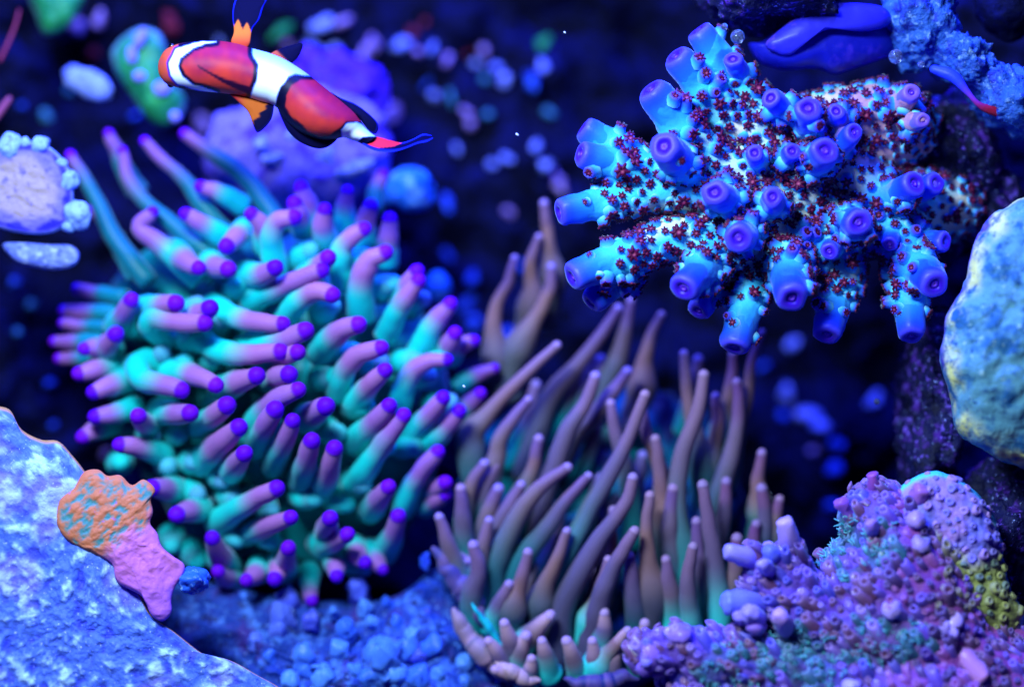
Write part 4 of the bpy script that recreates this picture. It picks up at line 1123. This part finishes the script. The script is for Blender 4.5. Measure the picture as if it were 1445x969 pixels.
for i, (x, y, r) in enumerate(KB):
    d = -90 + 0.25 * (y - 930) + 26 - 60 * smooth(math.hypot((x - 470) / 1.6, y - 960), 60, 190)
    c = mixc(lin('#2a58d0'), lin('#5a90e8'), rng.random())
    r *= 0.9 + 0.5 * rng.random()
    if rng.random() < 0.25: c = mixc(c, lin('#5a40d0'), 0.5)
    q = [P(x + 12 * (rng.random() - .5), y + r * 2.0, d - 26), P(x + 2, y + r * .9, d - 10), P(x, y, d)]
    q = catmull(q, 7)
    V, F, C = tube(catmull(q, 14), [r * (1.0 - 0.22 * math.sin(math.pi * min(1, k / 9)) ) for k in range(14)], 18, [mixc(mixc(c, lin('#1a2c88'), 0.6), c, smooth(k, 2, 12)) for k in range(14)])
    V = [v + Vector((noise.noise(v / (11 * U)), noise.noise(v / (11 * U) + Vector((5, 0, 0))), noise.noise(v / (11 * U) + Vector((0, 5, 0))))) * (r * 0.5 * U) for v in V]
    part('button_polyp', V, F, M_knob, mound, C, at=q[0])

# ------------------------------------------------------------------ left: cut coral disc and slab
M_frag = mat('frag_face', None, rough=0.6, spec=0.35, var=((12, '#5a50c0', 0.56, 0.72),), bump=((7, 0.7, 2.5, 4),))
fr = thing('coral_disc', 'round lilac coral disc with a beige centre and pale knobbly rim', 'coral', P(45, 345, -90))
def disc_col(x, y, t, side, p):
    c = mixc(lin('#a08a94'), lin('#7468e0'), smooth(t + 0.15 * fbm(p, 30, 2, 3), 0.55, 0.75))
    c = mixc(c, lin('#2a24e0'), smooth(t + 0.2 * fbm(p, 24, 3, 6), 0.78, 0.86) * smooth(0.97 - t, 0.0, 0.06))
    return mixc(c, lin('#8ab0f4'), smooth(t, 0.95, 0.99))
V, F, C = pillow([(-50, 250), (-20, 215), (20, 200), (60, 203), (85, 220), (100, 245), (104, 280), (98, 312), (75, 328), (40, 330), (0, 322), (-40, 300)], (30, 265), -60, 14, 70, n=120, rings=30, power=5, colfun=disc_col, disp=lambda p, t, s: 3.5 * fbm(p, 16, 3, 3))
part('disc', V, F, M_frag, fr, C)
for i, (x, y, r) in enumerate(((58, 205, 11), (99, 255, 12), (110, 302, 16), (86, 230, 7), (14, 208, 15), (36, 203, 7), (97, 320, 8))):
    V, F = lump(x, y, -54, r * 1.3, r * 1.1, r, i, 0.28, r * 1.3, sub=4, rot=i * 1.1)
    part('rim_knob', V, F, mat('frag_knob', '#86a8f4', rough=0.5, sss=0.2, var=((8, '#4a58e0', 0.55, 0.7),), bump=((6, .4, 1.5, 3),)), fr)
V, F, _ = pillow([(4, 345), (30, 342), (70, 345), (100, 346), (112, 358), (106, 374), (80, 381), (50, 378), (20, 368)], (60, 362), -70, 16, 40, n=90, rings=18, disp=lambda p, t, s: 3 * fbm(p, 14, 3, 3))
solo('coral_slab', V, F, mat('slab', '#6a7ae8', rough=0.55, var=((14, '#a8b8f8', 0.5, 0.7), (10, '#2a3ac8', 0.55, 0.7)), bump=((6, .6, 2, 3),)), 'small pale lilac coral slab under the round disc', 'coral')

# ------------------------------------------------------------------ green lobed corals and strands in the upper corner
M_green = mat('green_coral', None, rough=0.5, sss=0.15, bump=((10, 0.6, 3, 3),))
def gcol(x, y, t, side, p): return mixc(mixc(lin('#0a6a50'), lin('#2a9a58'), 0.5 + fbm(p, 30, 3, 3)), lin('#7aa8c8'), smooth(t + 0.2 * fbm(p, 24, 2, 4), 0.85, 1.0) * 0.8)
g = thing('lobed_coral', 'green lobed coral with lilac spots beside the clownfish head', 'coral', P(215, 190, -330))
V, F, C = pillow([(160, 70), (195, 40), (225, 48), (238, 80), (245, 115), (262, 140), (256, 165), (230, 180), (205, 165), (185, 135), (165, 105)], (210, 115), -320, 45, 60, n=100, rings=22, colfun=gcol, disp=lambda p, t, s: 10 * fbm(p, 36, 3, 3))
part('lobe', V, F, M_green, g, C)
M_spot = mat('lilac_spot', '#8a80f0', rough=0.5, sss=0.2)
for (x, y, rx, ry, ro) in ((198, 55, 9, 18, -0.5), (186, 78, 9, 14, 0.1), (197, 108, 11, 9, 0), (228, 125, 15, 12, 0.3), (247, 165, 9, 9, 0)):
    V, F = lump(x, y, -272, rx, ry, 9, 3, 0.12, sub=3, rot=ro)
    part('lilac_bump', V, F, M_spot, g)
V, F, C = pillow([(40, -20), (90, -30), (120, -10), (112, 15), (95, 40), (65, 50), (52, 25)], (80, 5), -340, 36, 60, n=80, rings=18, colfun=gcol, disp=lambda p, t, s: 8 * fbm(p, 30, 3, 3))
solo('lobed_coral', V, F, M_green, 'small green coral head beside the dark cave mouth', 'coral', colors=C)
V, F = lump(125, 118, -300, 44, 20, 24, 4, 0.25, sub=4, rot=-0.5)
solo('coral_fragment', V, F, mat('frag_pale', '#8a9cf0', rough=0.6, var=((18, '#5a6ae8', 0.5, 0.7),), bump=((8, .6, 3, 3),)), 'large pale blue coral fragment lying below the green corals', 'coral')
M_red = mat('red_strand', '#8a2850', rough=0.5, sss=0.2)
q = catmull([P(0, 85, -230), P(12, 60, -230), P(22, 35, -235), P(27, 15, -240)], 14)
V, F, _ = tube(q, [3.2 - 0.1 * i for i in range(14)], 8, None, True, True)
solo('red_strand', V, F, M_red, 'thin dark red strand curving upward in the dark corner', 'algae')
q = catmull([P(-12, 175, -200), P(2, 155, -198), P(13, 140, -196)], 10)
V, F, _ = tube(q, [5, 5, 5.2, 5.4, 5.5, 5.4, 5.2, 5, 4.6, 4], 10, None, True, True)
solo('pink_strand', V, F, mat('pink_strand', '#9a4878', rough=0.5, sss=0.2), 'stubby pink finger poking out of the dark corner', 'algae')
V, F = lump(575, 268, -300, 44, 34, 40, 6, 0.3, sub=4)
solo('blue_coral_head', V, F, mat('blue_head', '#2470e8', rough=0.5, sss=0.15, var=((30, '#78a8f8', 0.52, 0.7), (18, '#1a30d0', 0.55, 0.7)), bump=((10, .6, 4, 3),)), 'bright blue coral head behind the upper edge of the green anemone', 'coral')
V, F = lump(618, 405, -330, 20, 27, 22, 16, 0.2, sub=3)
solo('blue_coral_head', V, F, MATS['blue_head'], 'small bright blue coral knob beside the green anemone', 'coral')

# rubble lodged in the dark slope
PALE_ = mat('rubble_pale', '#6c7ad8', rough=0.6, var=((9, '#c0c4f8', 0.5, 0.7), (12, '#4a58e0', 0.55, 0.7)), bump=((6, .6, 2, 3),))
PINK_ = mat('rubble_pink', '#8a68b8', rough=0.6, var=((9, '#d0b0d0', 0.5, 0.7), (12, '#7a50b0', 0.55, 0.7)), bump=((6, .6, 2, 3),))
BLUE_ = mat('rubble_blue', '#1c3cc0', rough=0.6, var=((9, '#4a88f8', 0.5, 0.7), (12, '#1a20a0', 0.55, 0.7)), bump=((6, .6, 2, 3),))
REDR_ = mat('rubble_red', '#701838', rough=0.6, bump=((6, .6, 2, 3),))
GRN_ = mat('rubble_green', '#1a8048', rough=0.6, bump=((6, .6, 2, 3),))
TEALR_ = mat('rubble_teal', '#3a7aa0', rough=0.6, bump=((6, .6, 2, 3),))
KINDS = {'p': (PALE_, 'pale blue-white', 'rubble'), 'k': (PINK_, 'pinkish lilac', 'rubble'), 'b': (BLUE_, 'bright blue', 'rubble'), 'r': (REDR_, 'dark red', 'rubble'), 'g': (GRN_, 'green algae-covered', 'rubble'), 't': (TEALR_, 'dull teal', 'rubble')}
RUB = [(455, 35, 14, 'p'), (485, 33, 12, 'k'), (445, 75, 18, 'p'), (475, 70, 12, 'p'), (525, 62, 13, 'k'), (512, 78, 14, 'k'), (568, 64, 10, 'p'), (590, 73, 9, 'k'), (610, 68, 9, 'p'), (632, 85, 8, 'k'), (683, 72, 9, 'k'), (672, 90, 9, 'p'), (685, 112, 9, 't'), (660, 76, 7, 'r'),
       (700, 95, 9, 'p'), (713, 115, 12, 'p'), (603, 118, 8, 'b'), (612, 135, 9, 'p'), (658, 158, 8, 'k'), (665, 176, 10, 'k'), (550, 162, 18, 'k'), (645, 212, 9, 'p'), (695, 232, 10, 'p'), (716, 224, 10, 'p'), (775, 158, 9, 't'), (758, 207, 8, 'p'), (768, 62, 11, 'g'), (766, 95, 9, 'p'), (752, 118, 12, 'b'), (770, 235, 12, 'p'), (788, 256, 13, 'k'),
       (600, 32, 8, 'r'), (582, 46, 9, 'r'), (690, 162, 7, 't'), (637, 140, 8, 't'), (667, 392, 10, 'b'), (632, 360, 8, 'b'), (660, 430, 13, 'b'), (668, 455, 12, 'b'), (738, 378, 9, 'b'), (720, 300, 9, 'k'), (716, 472, 12, 'b'), (632, 290, 13, 'b'),
       (1118, 485, 10, 'p'), (1077, 517, 9, 'b'), (1110, 555, 13, 'p'), (1138, 585, 17, 'p'), (1160, 602, 15, 'p'), (1182, 627, 13, 'b'), (1233, 565, 12, 'p'), (1178, 660, 13, 'b'), (1150, 635, 9, 'k'), (1105, 588, 9, 'b'), (1175, 715, 14, 'b'),
       (30, 150, 7, 'b'), (65, 165, 11, 't'), (98, 128, 9, 't'), (110, 38, 14, 'k'), (130, 75, 10, 'r'), (140, 28, 12, 'k'), (240, 30, 14, 'r'), (395, 45, 13, 'g'), (400, 60, 12, 'k'), (310, 60, 8, 'p'), (285, 175, 12, 'k'), (325, 180, 14, 'k'), (370, 205, 14, 'p'), (190, 165, 9, 'b'), (340, 185, 10, 'r'), (420, 190, 15, 'p'), (385, 225, 16, 'p'), (460, 225, 16, 'p'), (500, 240, 20, 'p'),
       (25, 470, 8, 't'), (70, 540, 9, 'b'), (45, 430, 9, 't'), (75, 600, 7, 'b'), (20, 400, 10, 'b'), (150, 640, 10, 'k'), (165, 655, 8, 'b'), (270, 820, 14, 'b'), (655, 790, 12, 'k'), (635, 780, 9, 'k'), (600, 790, 10, 'b')]
for i, (x, y, r, k) in enumerate(RUB):
    m, cname, cat = KINDS[k]
    dp = P(x, y, 0)
    d = reef_depth(x, y)
    p = P(x, y, d); d += 150 * fbm(p, 190, 4, 2) + 55 * abs(fbm(p, 55, 3, 5)) + 12
    if 340 < x < 540 and 150 < y < 290: d = max(d, -235)
    if y > 770: d = max(d, -120)
    V, F = lump(x, y, d, r * (0.8 + 0.8 * rng.random()), r * (0.6 + 0.4 * rng.random()), r, i, 0.6, r * 1.2, 3, rng.random() * 3)
    if y > 770: zone = 'below the green anemone'
    elif x < 260 and y < 240: zone = 'near the green lobed corals'
    elif x < 180: zone = 'above the pale plate coral'
    elif x < 545 and y < 260: zone = 'behind the clownfish'
    elif x > 1000: zone = 'under the staghorn coral'
    elif y > 285: zone = 'above the gap between the anemones'
    else: zone = 'between clownfish and staghorn coral'
    size = 'large ' if r >= 14 else 'small ' if r < 9 else ''
    solo('rubble_piece', V, F, m, size + cname + ' rubble piece on the dark slope ' + zone, cat, size + cname + ' rubble ' + zone)


# drifting specks in the water
M_speck = mat('speck', '#d8e0ff', rough=0.6)
for (x, y, d, r) in ((730, 190, 40, 1.6), (797, 46, 60, 1.2), (655, 545, 90, 1.4)):
    V, F = lump(x, y, d, r, r * 1.6, r, 2, 0.4, sub=2, rot=0.8)
    solo('drifting_speck', V, F, M_speck, 'tiny white speck drifting in the open water', 'particle', 'specks in the water')

bpy.context.view_layer.update()
